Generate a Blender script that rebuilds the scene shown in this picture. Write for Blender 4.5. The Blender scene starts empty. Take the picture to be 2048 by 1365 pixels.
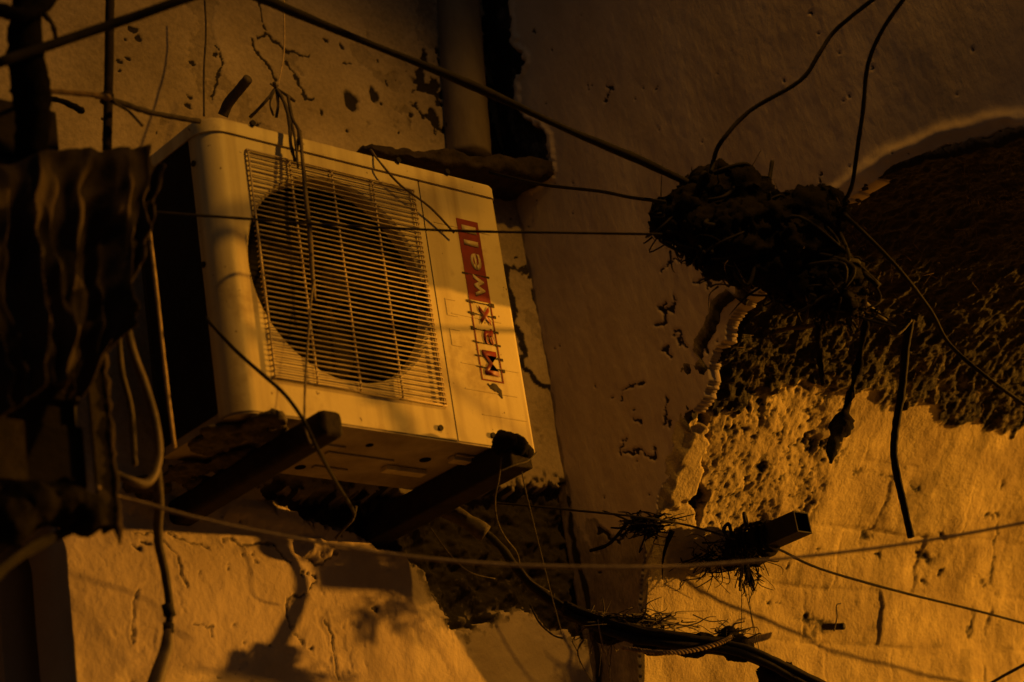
import bpy, bmesh, math, random
import numpy as np
from mathutils import Vector, Matrix, noise as mnoise
random.seed(7)
# ------------------------------------------------------------------ camera
S = bpy.context.scene
C = S.collection
EYE = 1.7                                   # eye height above the alley floor
F = 4294.356                                # focal length in pixels of a 2048 px wide picture
R = np.array([[0.74510746, 0.15366198, -0.64900144],
              [0.14302889, 0.91364132, 0.38052893],
              [0.65142736, -0.3763609, 0.65878287]])
cam = bpy.data.cameras.new('camera')
cam.sensor_width = 36.0
cam.lens = F / 2048 * 36
cam.clip_start = 0.05
cam.clip_end = 200
cam.dof.use_dof = True
cam.dof.focus_distance = 4.5
cam.dof.aperture_fstop = 2.8
co = bpy.data.objects.new('camera', cam)
C.objects.link(co)
def w3(v): return Vector((v[0], v[2], -v[1]))
rx, up, fw = w3(R[0]), -w3(R[1]), w3(R[2])
M = Matrix((( rx.x, up.x, -fw.x, 0), (rx.y, up.y, -fw.y, 0), (rx.z, up.z, -fw.z, EYE), (0, 0, 0, 1)))
co.matrix_world = M
S.camera = co
# ------------------------------------------------------------------ light
W = bpy.data.worlds.new('World'); S.world = W; W.use_nodes = True
bg = W.node_tree.nodes['Background']
bg.inputs[0].default_value = (0.85, 0.76, 0.64, 1)
bg.inputs[1].default_value = 0.040
S.view_settings.view_transform = 'Standard'
S.view_settings.look = 'None'
S.view_settings.exposure = 0
S.view_settings.gamma = 1
def lamp(name, loc, power, col, rad):
    l = bpy.data.lights.new(name, 'POINT'); l.energy = power; l.color = col; l.shadow_soft_size = rad
    o = bpy.data.objects.new(name, l); o.location = loc; C.objects.link(o); return o
lamp('street_light', (10.4, -.15, EYE + 1.70), 4500, (1.0, 0.385, 0.030), 0.07)
al = lamp('alley_light', (3.14, 0.75, EYE + 3.5), 190, (1.0, 0.42, 0.032), 0.06)
al.data.type = 'SPOT'; al.data.spot_size = math.radians(58); al.data.spot_blend = 1.0
al.rotation_euler = (Vector((2.36, 3.0, EYE + 1.42)) - al.location).to_track_quat('-Z', 'Y').to_euler()

# ------------------------------------------------------------------ helpers
def ray(px, py):
    v = R.T @ np.array([(px - 1024) / F, (py - 682.5) / F, 1.0])
    return np.array([v[0], v[2], -v[1]])
def at(px, py, **k):
    """world point seen at a picture position, at the given depth plane (x=, y=, z= above eye, or d= metres)"""
    v = ray(px, py); (a, val), = k.items()
    if a == 'd': t = val
    else: t = val / v['xyz'.index(a)]
    p = v * t
    return Vector((p[0], p[1], p[2] + EYE))
def P(p):
    """(px, py, 'y', 2.8) -> point"""
    if isinstance(p, Vector): return p
    return at(p[0], p[1], **{p[2]: p[3]})

def link(name, me, mat=None, parent=None):
    o = bpy.data.objects.new(name, me); C.objects.link(o)
    if mat is not None: me.materials.append(mat)
    if parent is not None: o.parent = parent
    return o
def tag(o, label, cat, group=None):
    o['label'] = label; o['category'] = cat
    if group: o['group'] = group
    return o
def struct(o): o['kind'] = 'structure'; return o
def empty(name, loc=(0, 0, 0)):
    o = bpy.data.objects.new(name, None); C.objects.link(o); o.location = loc; o.empty_display_size = .05
    return o
def under(o, parent):
    """parent keeping world place"""
    o.parent = parent
    o.matrix_parent_inverse = Matrix.Translation(-parent.location)
    return o

# ---- materials
def mat(name, col, col2=None, rough=.8, scale=20, bump=.0, bscale=60, metal=0.0, spec=.3, dirt_shade=None, dcol=(.02, .016, .012),
        speck=0, stretch=None, contrast=(.35, .65), detail=8, streak=None):
    m = bpy.data.materials.new(name); m.use_nodes = True
    nt = m.node_tree; N = nt.nodes; L = nt.links
    b = N['Principled BSDF']
    b.inputs['Roughness'].default_value = rough
    b.inputs['Metallic'].default_value = metal
    b.inputs['Specular IOR Level'].default_value = spec
    tc = N.new('ShaderNodeTexCoord'); mp = N.new('ShaderNodeMapping'); L.new(tc.outputs['Object'], mp.inputs[0])
    if stretch: mp.inputs['Scale'].default_value = stretch
    def noise(sc, det=detail, rg=.6):
        n = N.new('ShaderNodeTexNoise'); n.inputs['Scale'].default_value = sc; n.inputs['Detail'].default_value = det
        n.inputs['Roughness'].default_value = rg; L.new(mp.outputs[0], n.inputs[0]); return n
    def ramp(src, lo, hi):
        r = N.new('ShaderNodeMapRange'); r.inputs[1].default_value = lo; r.inputs[2].default_value = hi; L.new(src, r.inputs[0]); return r.outputs[0]
    def mix(fac, a, c):
        x = N.new('ShaderNodeMix'); x.data_type = 'RGBA'
        L.new(fac, x.inputs[0])
        for s, v in ((6, a), (7, c)):
            if isinstance(v, tuple): x.inputs[s].default_value = (*v, 1)
            else: L.new(v, x.inputs[s])
        return x.outputs[2]
    col2 = col2 or tuple(c * .6 for c in col)
    cur = mix(ramp(noise(scale).outputs[0], *contrast), col2, col)
    if speck:
        n = noise(speck, 3, .5)
        cur = mix(ramp(n.outputs[0], .71, .74), cur, dcol)
    if streak:
        mp2 = N.new('ShaderNodeMapping'); mp2.inputs['Scale'].default_value = (26, 26, 1.6); L.new(tc.outputs['Object'], mp2.inputs[0])
        n = N.new('ShaderNodeTexNoise'); n.inputs['Scale'].default_value = 1; n.inputs['Detail'].default_value = 6; L.new(mp2.outputs[0], n.inputs[0])
        k_ = N.new('ShaderNodeMath'); k_.operation = 'MULTIPLY'; L.new(ramp(n.outputs[0], .48, .72), k_.inputs[0]); k_.inputs[1].default_value = .75
        cur = mix(k_.outputs[0], cur, streak)
        n = noise(9, 8, .7)
        k_ = N.new('ShaderNodeMath'); k_.operation = 'MULTIPLY'; L.new(ramp(n.outputs[0], .56, .70), k_.inputs[0]); k_.inputs[1].default_value = .65
        cur = mix(k_.outputs[0], cur, streak)
    if dirt_shade:
        a = N.new('ShaderNodeAttribute'); a.attribute_name = dirt_shade
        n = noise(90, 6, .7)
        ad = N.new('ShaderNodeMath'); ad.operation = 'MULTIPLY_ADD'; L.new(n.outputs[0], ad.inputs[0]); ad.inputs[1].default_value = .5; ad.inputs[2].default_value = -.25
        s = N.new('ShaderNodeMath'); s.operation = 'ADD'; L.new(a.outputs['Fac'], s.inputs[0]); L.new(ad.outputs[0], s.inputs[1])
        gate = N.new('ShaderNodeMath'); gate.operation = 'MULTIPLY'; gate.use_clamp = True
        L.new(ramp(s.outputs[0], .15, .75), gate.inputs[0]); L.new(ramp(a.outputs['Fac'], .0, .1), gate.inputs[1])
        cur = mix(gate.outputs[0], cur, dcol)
    L.new(cur, b.inputs['Base Color'])
    if bump:
        bp = N.new('ShaderNodeBump'); bp.inputs['Strength'].default_value = bump; bp.inputs['Distance'].default_value = .004
        L.new(noise(bscale, 8, .65).outputs[0], bp.inputs['Height']); L.new(bp.outputs[0], b.inputs['Normal'])
    return m
PL = mat('plaster', (.50, .41, .30), (.38, .305, .21), .9, 5, .5, 120, dirt_shade='dirt_shade', speck=0, dcol=(.022, .017, .013))
PR = mat('smooth_plaster', (.50, .42, .33), (.40, .325, .25), .8, 4, .25, 70, dirt_shade='dirt_shade', stretch=(1, 2.2, .8), dcol=(.015, .012, .01), spec=.4)
PF = mat('coarse_masonry', (.48, .40, .20), (.29, .23, .12), .9, 9, 1.0, 130, dirt_shade='dirt_shade', dcol=(.017, .014, .010))
AC = mat('cream_enamel', (.55, .475, .27), (.48, .41, .22), .5, 7, .10, 120, streak=(.26, .19, .10), speck=60, dcol=(.12, .08, .045), spec=.35)
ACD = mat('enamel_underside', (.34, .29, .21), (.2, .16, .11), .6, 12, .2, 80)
BLK = mat('dark_interior', (.006, .006, .006), None, .95, 10, spec=.02)
FIN = mat('coil_fins', (.03, .027, .024), None, .7, 30, .3, 200, metal=.2)
FAN = mat('fan_plastic', (.007, .006, .005), (.004, .004, .004), .8, 18, spec=.03)
GUARD = mat('grille_wire', (.50, .42, .26), (.36, .27, .15), .5, 60, .2, 200)
RED = mat('logo_red', (.17, .014, .016), (.12, .010, .012), .5, 60)
LCR = mat('logo_cream', (.42, .35, .20), (.32, .26, .15), .5, 60)
GRIME = mat('black_residue', (.02, .014, .012), (.04, .03, .02), .8, 90)
RUST = mat('rusted_steel', (.028, .021, .016), (.015, .012, .010), .85, 28, .7, 110, spec=.1)
STEEL = mat('dark_steel', (.022, .019, .017), (.014, .012, .011), .7, 40, .3, 130, spec=.1)
CAB = mat('black_cable', (.012, .011, .010), (.020, .017, .014), .8, 40, .3, 160, spec=.08)
CAB2 = mat('dusty_cable', (.075, .058, .040), (.035, .028, .02), .8, 60, .5, 160)
CORD = mat('pale_cord', (.42, .32, .19), (.26, .19, .11), .85, 90, .5, 250)
ROPE = mat('jute_rope', (.28, .20, .11), (.13, .09, .05), .9, 80, .6, 250)
SOOT = mat('sooty_fibre', (.006, .0055, .005), (.012, .010, .008), .95, 35, 1.0, 90, spec=.03)
TARP = mat('dusty_tarpaulin', (.052, .038, .030), (.012, .010, .009), .85, 7, .4, 60, spec=.08)
HOSE = mat('pale_hose', (.13, .095, .062), (.06, .045, .03), .6, 30, .3, 140)
DRY = mat('dry_fibre', (.16, .105, .05), (.06, .042, .024), .9, 60)
GRD = mat('paving', (.10, .09, .08), (.05, .045, .04), .9, 3, .5, 20)
PIPEM = mat('painted_pipe', (.22, .18, .12), (.14, .11, .075), .75, 14, .4, 90, speck=40, stretch=(1, 1, .35))

# ---- mesh builder
class MB:
    def __init__(s): s.v = []; s.f = []
    def add(s, vs, fs):
        n = len(s.v); s.v += [tuple(v) for v in vs]; s.f += [tuple(i + n for i in f) for f in fs]
    def box(s, x0, x1, y0, y1, z0, z1):
        vs = [(x, y, z) for x in (x0, x1) for y in (y0, y1) for z in (z0, z1)]
        s.add(vs, [(0, 1, 3, 2), (4, 6, 7, 5), (0, 4, 5, 1), (2, 3, 7, 6), (0, 2, 6, 4), (1, 5, 7, 3)])
    def tube(s, pts, r, n=8, rough=0, smooth=4, caps=True, seed=0):
        pts = [P(p) for p in pts]
        if smooth > 1 and len(pts) > 2: pts = spline(pts, smooth)
        k = len(pts)
        rs = r if callable(r) else (lambda t: r)
        T0 = (pts[1] - pts[0]).normalized()
        nrm = T0.orthogonal().normalized()
        base = len(s.v)
        for i, p in enumerate(pts):
            t = (pts[min(i + 1, k - 1)] - pts[max(i - 1, 0)]).normalized()
            nrm = (nrm - t * nrm.dot(t)).normalized(); b = t.cross(nrm)
            for j in range(n):
                a = 2 * math.pi * j / n
                rr = rs(i / (k - 1))
                d = nrm * math.cos(a) + b * math.sin(a)
                if rough:
                    q = p + d * rr
                    rr *= 1 + rough * mnoise.noise(q * 60 + Vector((seed, 0, 0))) + rough * .6 * mnoise.noise(q * 160)
                s.v.append(tuple(p + d * rr))
        for i in range(k - 1):
            for j in range(n):
                a = base + i * n + j; b2 = base + i * n + (j + 1) % n
                s.f.append((a, b2, b2 + n, a + n))
        if caps:
            s.f.append(tuple(base + j for j in reversed(range(n))))
            s.f.append(tuple(base + (k - 1) * n + j for j in range(n)))
    def build(s, name, m, parent=None, smooth=False, bevel=0):
        me = bpy.data.meshes.new(name); me.from_pydata(s.v, [], s.f); me.update()
        bm = bmesh.new(); bm.from_mesh(me)
        bmesh.ops.recalc_face_normals(bm, faces=bm.faces)
        bm.to_mesh(me); bm.free()
        if smooth: me.polygons.foreach_set('use_smooth', [True] * len(me.polygons))
        o = link(name, me, m)
        if parent is not None: under(o, parent)
        if bevel:
            b = o.modifiers.new('b', 'BEVEL'); b.width = bevel; b.segments = 3; b.limit_method = 'ANGLE'
            for q in me.polygons: q.use_smooth = True
            b.harden_normals = True
        return o
def spline(pts, n):
    out = []
    k = len(pts)
    for i in range(k - 1):
        p0, p1, p2, p3 = pts[max(i - 1, 0)], pts[i], pts[i + 1], pts[min(i + 2, k - 1)]
        for j in range(n):
            t = j / n
            out.append(.5 * ((2 * p1) + (p2 - p0) * t + (2 * p0 - 5 * p1 + 4 * p2 - p3) * t * t + (3 * p1 - p0 - 3 * p2 + p3) * t ** 3))
    out.append(pts[-1]); return out
def cable(name, pts, r, m, label, cat='cable', group=None, n=8, rough=.16, smooth=6, seed=0):
    mb = MB(); mb.tube(pts, r, n, rough, smooth, seed=seed)
    return tag(mb.build(name, m, smooth=True), label, cat, group)

# ---- numpy noise
def hsh(ix, iy, seed):
    n = (ix.astype(np.int64) * 374761393 + iy.astype(np.int64) * 668265263 + seed * 1274126177) & 0xffffffff
    n = ((n ^ (n >> 13)) * 1274126177) & 0xffffffff
    return ((n ^ (n >> 16)) & 0xffff) / 65535.0
def vn(x, y, seed=0):
    ix = np.floor(x); iy = np.floor(y); fx = x - ix; fy = y - iy
    fx = fx * fx * (3 - 2 * fx); fy = fy * fy * (3 - 2 * fy)
    a = hsh(ix, iy, seed); b = hsh(ix + 1, iy, seed); c = hsh(ix, iy + 1, seed); d = hsh(ix + 1, iy + 1, seed)
    return a + (b - a) * fx + (c - a) * fy + (a - b - c + d) * fx * fy
def fbm(x, y, sc, o=4, seed=0, g=.5):
    t = 0; a = 1; s = 0
    for i in range(o):
        ca, sa = math.cos(i * .7), math.sin(i * .7)
        t = t + a * vn((x * ca - y * sa) * sc + 31.7 * i, (x * sa + y * ca) * sc + 11.3 * i, seed + i); s += a; a *= g; sc *= 2.03
    return t / s
def dline(U, V, pts):
    d = np.full(U.shape, 9.0)
    for (a, b), (c, e) in zip(pts[:-1], pts[1:]):
        dx, dy = c - a, e - b; L = dx * dx + dy * dy + 1e-12
        t = np.clip(((U - a) * dx + (V - b) * dy) / L, 0, 1)
        d = np.minimum(d, np.hypot(U - a - t * dx, V - b - t * dy))
    return d
def dpoly(U, V, pts):
    d = dline(U, V, pts + [pts[0]])
    ins = np.zeros(U.shape, bool)
    j = len(pts) - 1
    for i in range(len(pts)):
        xi, yi = pts[i]; xj, yj = pts[j]
        c = ((yi > V) != (yj > V)) & (U < (xj - xi) * (V - yi) / (yj - yi + 1e-12) + xi)
        ins ^= c; j = i
    return np.where(ins, -d, d)
def sst(x, a, b):
    t = np.clip((x - a) / (b - a), 0, 1); return t * t * (3 - 2 * t)

def sheet(name, u0, u1, v0, v1, step, fn, m, thick):
    """height-field sheet with a real rim: fn(U,V) -> X,Y,Z, dirt, mask ; thick = rim vector"""
    nu = int((u1 - u0) / step) + 1; nv = int((v1 - v0) / step) + 1
    U, V = np.meshgrid(np.linspace(u0, u1, nu), np.linspace(v0, v1, nv))
    X, Y, Z, D, K = fn(U, V)
    co_ = np.stack([X, Y, Z], -1).reshape(-1, 3)
    idx = np.arange(nu * nv).reshape(nv, nu)
    q = np.stack([idx[:-1, :-1], idx[:-1, 1:], idx[1:, 1:], idx[1:, :-1]], -1)
    km = K[:-1, :-1] & K[:-1, 1:] & K[1:, 1:] & K[1:, :-1]
    q = q[km]
    e = np.concatenate([q[:, [0, 1]], q[:, [1, 2]], q[:, [2, 3]], q[:, [3, 0]]])
    key = np.sort(e, 1); key = key[:, 0] * (nu * nv) + key[:, 1]
    _, inv, cnt = np.unique(key, return_inverse=True, return_counts=True)
    be = e[cnt[inv] == 1]
    used = np.unique(be); off = len(co_); remap = np.full(len(co_), -1); remap[used] = off + np.arange(len(used))
    co_ = np.concatenate([co_, co_[used] + np.array(thick)])
    rq = np.stack([be[:, 1], be[:, 0], remap[be[:, 0]], remap[be[:, 1]]], -1)
    q = np.concatenate([q, rq])
    Dd = np.concatenate([D.reshape(-1), D.reshape(-1)[used] * .5])
    keep = np.unique(q); rm = np.full(len(co_), -1); rm[keep] = np.arange(len(keep)); q = rm[q]; co_ = co_[keep]; Dd = Dd[keep]
    me = bpy.data.meshes.new(name)
    me.vertices.add(len(co_)); me.vertices.foreach_set('co', co_.astype(np.float32).reshape(-1))
    me.loops.add(q.size); me.loops.foreach_set('vertex_index', q.astype(np.int32).reshape(-1))
    me.polygons.add(len(q)); me.polygons.foreach_set('loop_start', np.arange(0, q.size, 4, dtype=np.int32))
    me.polygons.foreach_set('use_smooth', np.ones(len(q), bool))
    me.update(calc_edges=True)
    at_ = me.attributes.new('dirt_shade', 'FLOAT', 'POINT'); at_.data.foreach_set('value', Dd.astype(np.float32))
    return link(name, me, m)

# ================================================================== THE SETTING
WY = 3.25            # back wall plane
RX = 3.30            # face of the return wall
def wp(l): return [(lambda q: (q.x, q.z))(at(a, b, y=WY)) for a, b in l]          # outline on the back wall
def rp(l): return [(lambda q: (q.y, q.z))(at(a, b, x=RX)) for a, b in l]          # outline on the return wall
g = MB(); g.box(-14, 16, -14, 9, -.3, 0); struct(g.build('ground', GRD))

cracks_w = [([(519, 0), (522, 45), (530, 62)], 2), ([(512, 74), (535, 72), (560, 90), (575, 105)], 3.5), ([(500, 80), (515, 115), (530, 125), (545, 150), (550, 162)], 2.5),
    ([(570, 122), (590, 155), (600, 178), (610, 202), (624, 200)], 3), ([(575, 100), (600, 112), (614, 116)], 1.5), ([(437, 1090), (452, 1085), (475, 1098), (500, 1093), (540, 1094)], 4),
    ([(542, 1098), (560, 1128), (570, 1133)], 2.5), ([(330, 1075), (370, 1095), (385, 1093), (400, 1103)], 2.5), ([(620, 1170), (600, 1192), (560, 1210), (562, 1240), (575, 1272), (592, 1292)], 2.5),
    ([(600, 1122), (625, 1134), (650, 1126), (664, 1108)], 2.5), ([(260, 1075), (300, 1075), (330, 1120), (350, 1190)], 1.5), ([(360, 1265), (402, 1267), (398, 1285)], 1.5),
    ([(1062, 385), (1056, 420), (1058, 440), (1054, 560)], 6), ([(1060, 590), (1076, 630), (1088, 680), (1094, 730)], 7), ([(250, 1190), (235, 1240), (240, 1300)], 1.3),
    ([(640, 1240), (655, 1280), (670, 1365)], 1.5), ([(430, 90), (440, 130), (420, 200)], 1.3)]
spots_w = [(700, 205, 15, 23), (745, 192, 9, 23), (683, 95, 5, 11), (262, 62, 9, 6), (272, 80, 5, 8), (238, 126, 5, 5), (252, 120, 5, 4), (236, 143, 4, 4), (427, 112, 5, 4), (375, 195, 5, 5), (372, 215, 6, 5),
    (378, 128, 5, 4), (748, 1219, 9, 6), (590, 1152, 5, 5), (602, 1150, 4, 5), (618, 1158, 4, 4), (515, 250, 5, 3), (850, 110, 5, 5), (650, 85, 5, 4), (610, 1300, 4, 4), (275, 1100, 8, 6), (253, 1110, 7, 4),
    (1065, 395, 6, 16), (700, 130, 4, 4), (688, 130, 5, 3), (820, 230, 6, 5), (760, 210, 5, 4), (640, 225, 4, 7), (1018, 440, 3, 4), (1030, 520, 4, 3), (690, 262, 4, 4), (795, 265, 3, 3)]
dark_w = [([(962, -60), (1100, -60), (1100, 420), (1060, 352), (985, 372), (900, 345), (930, 300), (976, 285), (975, 200), (965, 100)], .05, .9),
    ([(520, 985), (900, 990), (1300, 960), (1300, 1270), (1200, 1275), (1120, 1262), (1060, 1212), (1000, 1218), (988, 1250), (950, 1242), (930, 1268), (900, 1232), (868, 1190), (850, 1130), (760, 1100), (720, 1075), (640, 1040), (560, 1012)], .03, .75)]  # second outline: grimy broken patch, widened in colour to paint the shadow there
step_w = wp([(1290, 1280)])
def fn_wall(U, V):
    h = (fbm(U, V, 2.2, 3, 3) - .5) * .03 + (fbm(U, V, 14, 4, 9) - .5) * .0050 + (fbm(U, V, 70, 3, 17) - .5) * .0018
    D = np.zeros(U.shape)
    wob = (fbm(U, V, 30, 4, 21) - .5)
    h += .07 * np.clip(2.75 - U, 0, 1) * (1 - sst(V, EYE + 1.22, EYE + 1.34)); D += (.16 + .34 * fbm(U, V, 5, 5, 401)) * sst(V, EYE + 1.3, EYE + 1.5)  # dim light painted into older upper skin; lower plaster tilted toward the street lamp
    wu = U + (fbm(U, V, 70, 4, 51) - .5) * .018; wv = V + (fbm(U, V, 70, 4, 61) - .5) * .018
    # scattered flaking of the paint skin
    fl = fbm(U, V, 9, 5, 33, .6); lo = sst(fl, .66, .675)
    h -= lo * .0015; D += lo * .12
    pit = fbm(U, V, 55, 3, 41); big = fbm(U, V, 3.1, 3, 44)
    pk = sst(pit - (1 - sst(big, .45, .75)) * .10, .79, .84); h -= pk * .002; D += pk * .5
    edge = wp([(850, 120), (900, 120), (885, 260), (840, 250)])
    reg = 1 - sst(dpoly(U, V, edge), 0, .05)
    pk = sst(fbm(U, V, 38, 4, 71) + reg * .10, .64, .67) * reg; h -= pk * .006; D += pk * .85
    for l, wd in cracks_w:
        r = .0011 + wd * .35e-3
        d = dline(wu, wv, wp(l)); c = 1 - sst(d, r * .5, r * 2.6); h -= c * .0028; D += c * .6
        h += (1 - sst(d, r, r * 9)) * .0018 * sst(wob, -.2, .3)
    for a, b, rx_, ry_ in spots_w:
        q = at(a, b, y=WY); k = 1 / 950.
        d = np.hypot((wu - q.x) / (rx_ * k * 1.35), (wv - q.z) / (ry_ * k)); c = 1 - sst(d, .6, 1.25); h -= c * .004; D += c * .7
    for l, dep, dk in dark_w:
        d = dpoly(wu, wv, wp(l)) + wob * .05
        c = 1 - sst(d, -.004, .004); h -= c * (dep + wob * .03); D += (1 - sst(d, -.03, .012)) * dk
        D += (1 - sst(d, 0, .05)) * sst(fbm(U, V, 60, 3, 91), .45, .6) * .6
        h -= c * (fbm(U, V, 26, 4, 95) - .5) * .05
    # swollen plaster lumps under the unit
    for l, am in (([(590, 1075), (640, 1085), (668, 1105), (650, 1128), (600, 1118)], .022), ([(440, 1000), (520, 1010), (610, 1045), (630, 1075), (520, 1060), (440, 1040)], .010)):
        d = dpoly(wu, wv, wp(l)); h += (1 - sst(d, -.02, .012)) * am
    # peeling strip beside the inner corner
    l = wp([(1010, 540), (1060, 540), (1100, 700), (1110, 800), (1040, 740)])
    d = dpoly(wu, wv, l) + wob * .04; c = (1 - sst(d, -.006, .006)); h += c * .006; D += (1 - sst(np.abs(d), .004, .01)) * .6
    low = wp([(180, 1062)])[0][1]
    K = ~((V < low + .02 * (fbm(U, V, 12, 3, 5) - .5)) & (U < 1.962))
    return U, WY - h, V, np.clip(D, 0, 1), K
low_z = wp([(150, 1060)])[0][1]
bw = empty('back_wall', (2.5, WY, 0)); tag(bw, 'flaking cream plaster wall carrying the air conditioner and its brackets', 'wall')
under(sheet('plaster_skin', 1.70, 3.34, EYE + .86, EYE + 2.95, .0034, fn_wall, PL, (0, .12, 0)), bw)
m_ = MB(); m_.box(-4, 1.70, WY + .002, WY + .4, low_z + .001, 5.2); m_.box(-4, 1.93, WY + .6, WY + .8, 0, low_z + .001); m_.box(1.93, 3.34, WY + .002, WY + .8, 0, EYE + .86); m_.box(1.70, 3.34, WY + .002, WY + .4, EYE + 2.95, 5.2)  # recess at lower left made deep so its top edge shades it
m_.box(1.93, 3.34, WY + .13, WY + .8, EYE + .86, low_z); m_.box(1.70, 3.34, WY + .13, WY + .8, low_z, EYE + 2.95)
m_.build('wall_body', PL, bw)

# ---- return wall and the bulging masonry with the low vault springing from it
PROF = [(3.17, -1.7), (3.15, .5), (3.128, 1.02), (3.04, 1.31), (2.955, 1.41), (2.83, 1.56), (2.68, 1.69), (2.52, 1.755), (2.33, 1.80), (2.17, 1.812), (2.05, 1.79), (1.89, 1.735), (1.72, 1.66)]
pf = np.array(PROF); seg = np.hypot(*(pf[1:] - pf[:-1]).T); arc = np.concatenate([[0], np.cumsum(seg)])
S0 = 1.9
ss = np.linspace(S0, arc[-1], 1400)
py_ = np.interp(ss, arc, pf[:, 0]); pz_ = np.interp(ss, arc, pf[:, 1])
ker = np.ones(121) / 121
pad = lambda a: np.concatenate([np.linspace(a[0] - (a[60] - a[0]), a[0], 60, False), a, np.linspace(a[-1], 2 * a[-1] - a[-61], 61)[1:]])
py_ = np.convolve(pad(py_), ker, 'valid')[:1400]; pz_ = np.convolve(pad(pz_), ker, 'valid')[:1400]
ny_ = np.gradient(pz_, ss); nz_ = -np.gradient(py_, ss)            # normal candidates
nl = np.hypot(ny_, nz_); ny_, nz_ = -ny_ / nl, -nz_ / nl            # points out of the masonry: toward -y / down
def hit_front(px, py):
    """arc coordinate and X where a sight line meets the bulging masonry"""
    v = ray(px, py); Yt = py_; t = Yt / v[1]; dz = v[2] * t - pz_
    sgn = np.sign(dz); i = np.where(sgn[:-1] != sgn[1:])[0]
    if len(i) == 0: i = [int(np.argmin(np.abs(dz)))]
    i = i[np.argmin(t[i])]
    return (v[0] * t[i], ss[i])
def fp(l): return [hit_front(a, b) for a, b in l]
# return face (coordinates y, z)
edge_r = [(y, z + EYE) for y, z in zip(py_[::20], pz_[::20])]
dark_r = [([(900, -40), (1022, -40), (1020, 80), (1052, 128), (1032, 165), (1032, 210), (1050, 240), (1088, 265), (1100, 300), (1102, 345), (1070, 372), (1000, 350), (960, 250)], .9),
          ([(1000, 930), (1130, 960), (1150, 1040), (1200, 1110), (1170, 1080), (1180, 1030), (1240, 1075), (1265, 1050), (1300, 1040), (1300, 1400), (1000, 1400)], .55)]
cracks_r = [([(1242, 800), (1246, 782), (1262, 774), (1290, 770)], 1.6), ([(1308, 650), (1325, 640), (1332, 615), (1318, 612)], 4), ([(1316, 610), (1340, 618), (1345, 600)], 3), ([(1350, 660), (1360, 668), (1358, 690)], 3), ([(1350, 672), (1370, 690)], 1.4),
    ([(1325, 700), (1338, 710)], 3), ([(1250, 905), (1290, 905), (1305, 912)], 1.5), ([(1305, 898), (1308, 912)], 3), ([(1332, 800), (1330, 835), (1326, 845)], 2.5), ([(1215, 170), (1225, 180), (1213, 195)], 2.2), ([(1070, 62), (1074, 68)], 3),
    ([(1384, 565), (1412, 564), (1408, 575)], 3.5), ([(1420, 600), (1422, 625)], 3), ([(1400, 690), (1412, 700)], 3), ([(1640, 345), (1636, 372)], 1.6), ([(1625, 30), (1632, 34)], 3), ([(1270, 835), (1278, 842)], 3),
    ([(1255, 870), (1240, 910)], 1), ([(1200, 1060), (1240, 1085), (1262, 1050), (1300, 1035)], 2), ([(1338, 835), (1334, 850)], 4), ([(1385, 500), (1350, 520), (1320, 545)], 1)]
def fn_ret(U, V):
    h = (fbm(U, V, 1.8, 3, 103) - .5) * .03 + (fbm(U, V * .6, 22, 4, 109) - .5) * .002 + (fbm(U, V * .5, 90, 3, 117) - .5) * .0009
    D = np.zeros(U.shape)
    wu = U + (fbm(U, V, 60, 4, 151) - .5) * .03; wv = V + (fbm(U, V, 60, 4, 161) - .5) * .03
    pk = sst(fbm(U, V, 60, 3, 141), .86, .88); h -= pk * .003; D += pk * .8
    for l, wd in cracks_r:
        r = .0012 + wd * .45e-3; d = dline(wu, wv, rp(l)); c = 1 - sst(d, r * .5, r * 2.4); h -= c * .003; D += c
    for l, dk in dark_r:
        d = dpoly(wu, wv, rp(l)); c = 1 - sst(d, -.004, .004)
        h -= c * .02 * (dk > .8); D += c * dk * (.6 + .5 * fbm(U, V, 30, 3, 77))
    h += (1 - sst(np.abs(dpoly(wu, wv, rp(dark_r[0][0])) - .012), .004, .012)) * .006
    # inside corner seam
    c = 1 - sst(np.abs(U - WY + .01 + .03 * (fbm(U, V, 20, 3, 171) - .5)), .004, .012); D += c * .5
    yy = np.interp(V, [e[1] for e in edge_r[:60]], [e[0] for e in edge_r[:60]])
    d = dpoly(U, V, edge_r + [(1.5, EYE + 1.5), (1.5, EYE - 1), (3.2, EYE - 1)][::1])
    # keep wall on the wall side of the profile, with a ragged broken lip
    rag = (fbm(U, V, 16, 5, 181) - .5) * .09 * sst(V, EYE + 1.2, EYE + 1.4) * (1 - sst(V, EYE + 1.72, EYE + 1.80) * .75)
    K = d > rag + .0
    h += .009 * np.exp(-((d - rag - .028) / .016) ** 2) * sst(V, EYE + 1.72, EYE + 1.78) * (1 - sst(U, 2.3, 2.5))
    D += (1 - sst(d - rag, 0, .01)) * 0
    return RX - h, U, V, np.clip(D, 0, 1), K
rw = empty('return_wall', (RX, 2.6, 0)); tag(rw, 'smooth dim plaster wall turning out from the corner behind the drain pipe', 'wall')
under(sheet('plaster_skin', 1.62, WY + .02, EYE + .86, EYE + 2.95, .0042, fn_ret, PR, (.035, 0, 0)), rw)
m_ = MB(); m_.box(RX, RX + .3, 1.62, WY + .3, EYE + 2.95, 5.2)
m_.build('wall_top', PR, rw)

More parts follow.
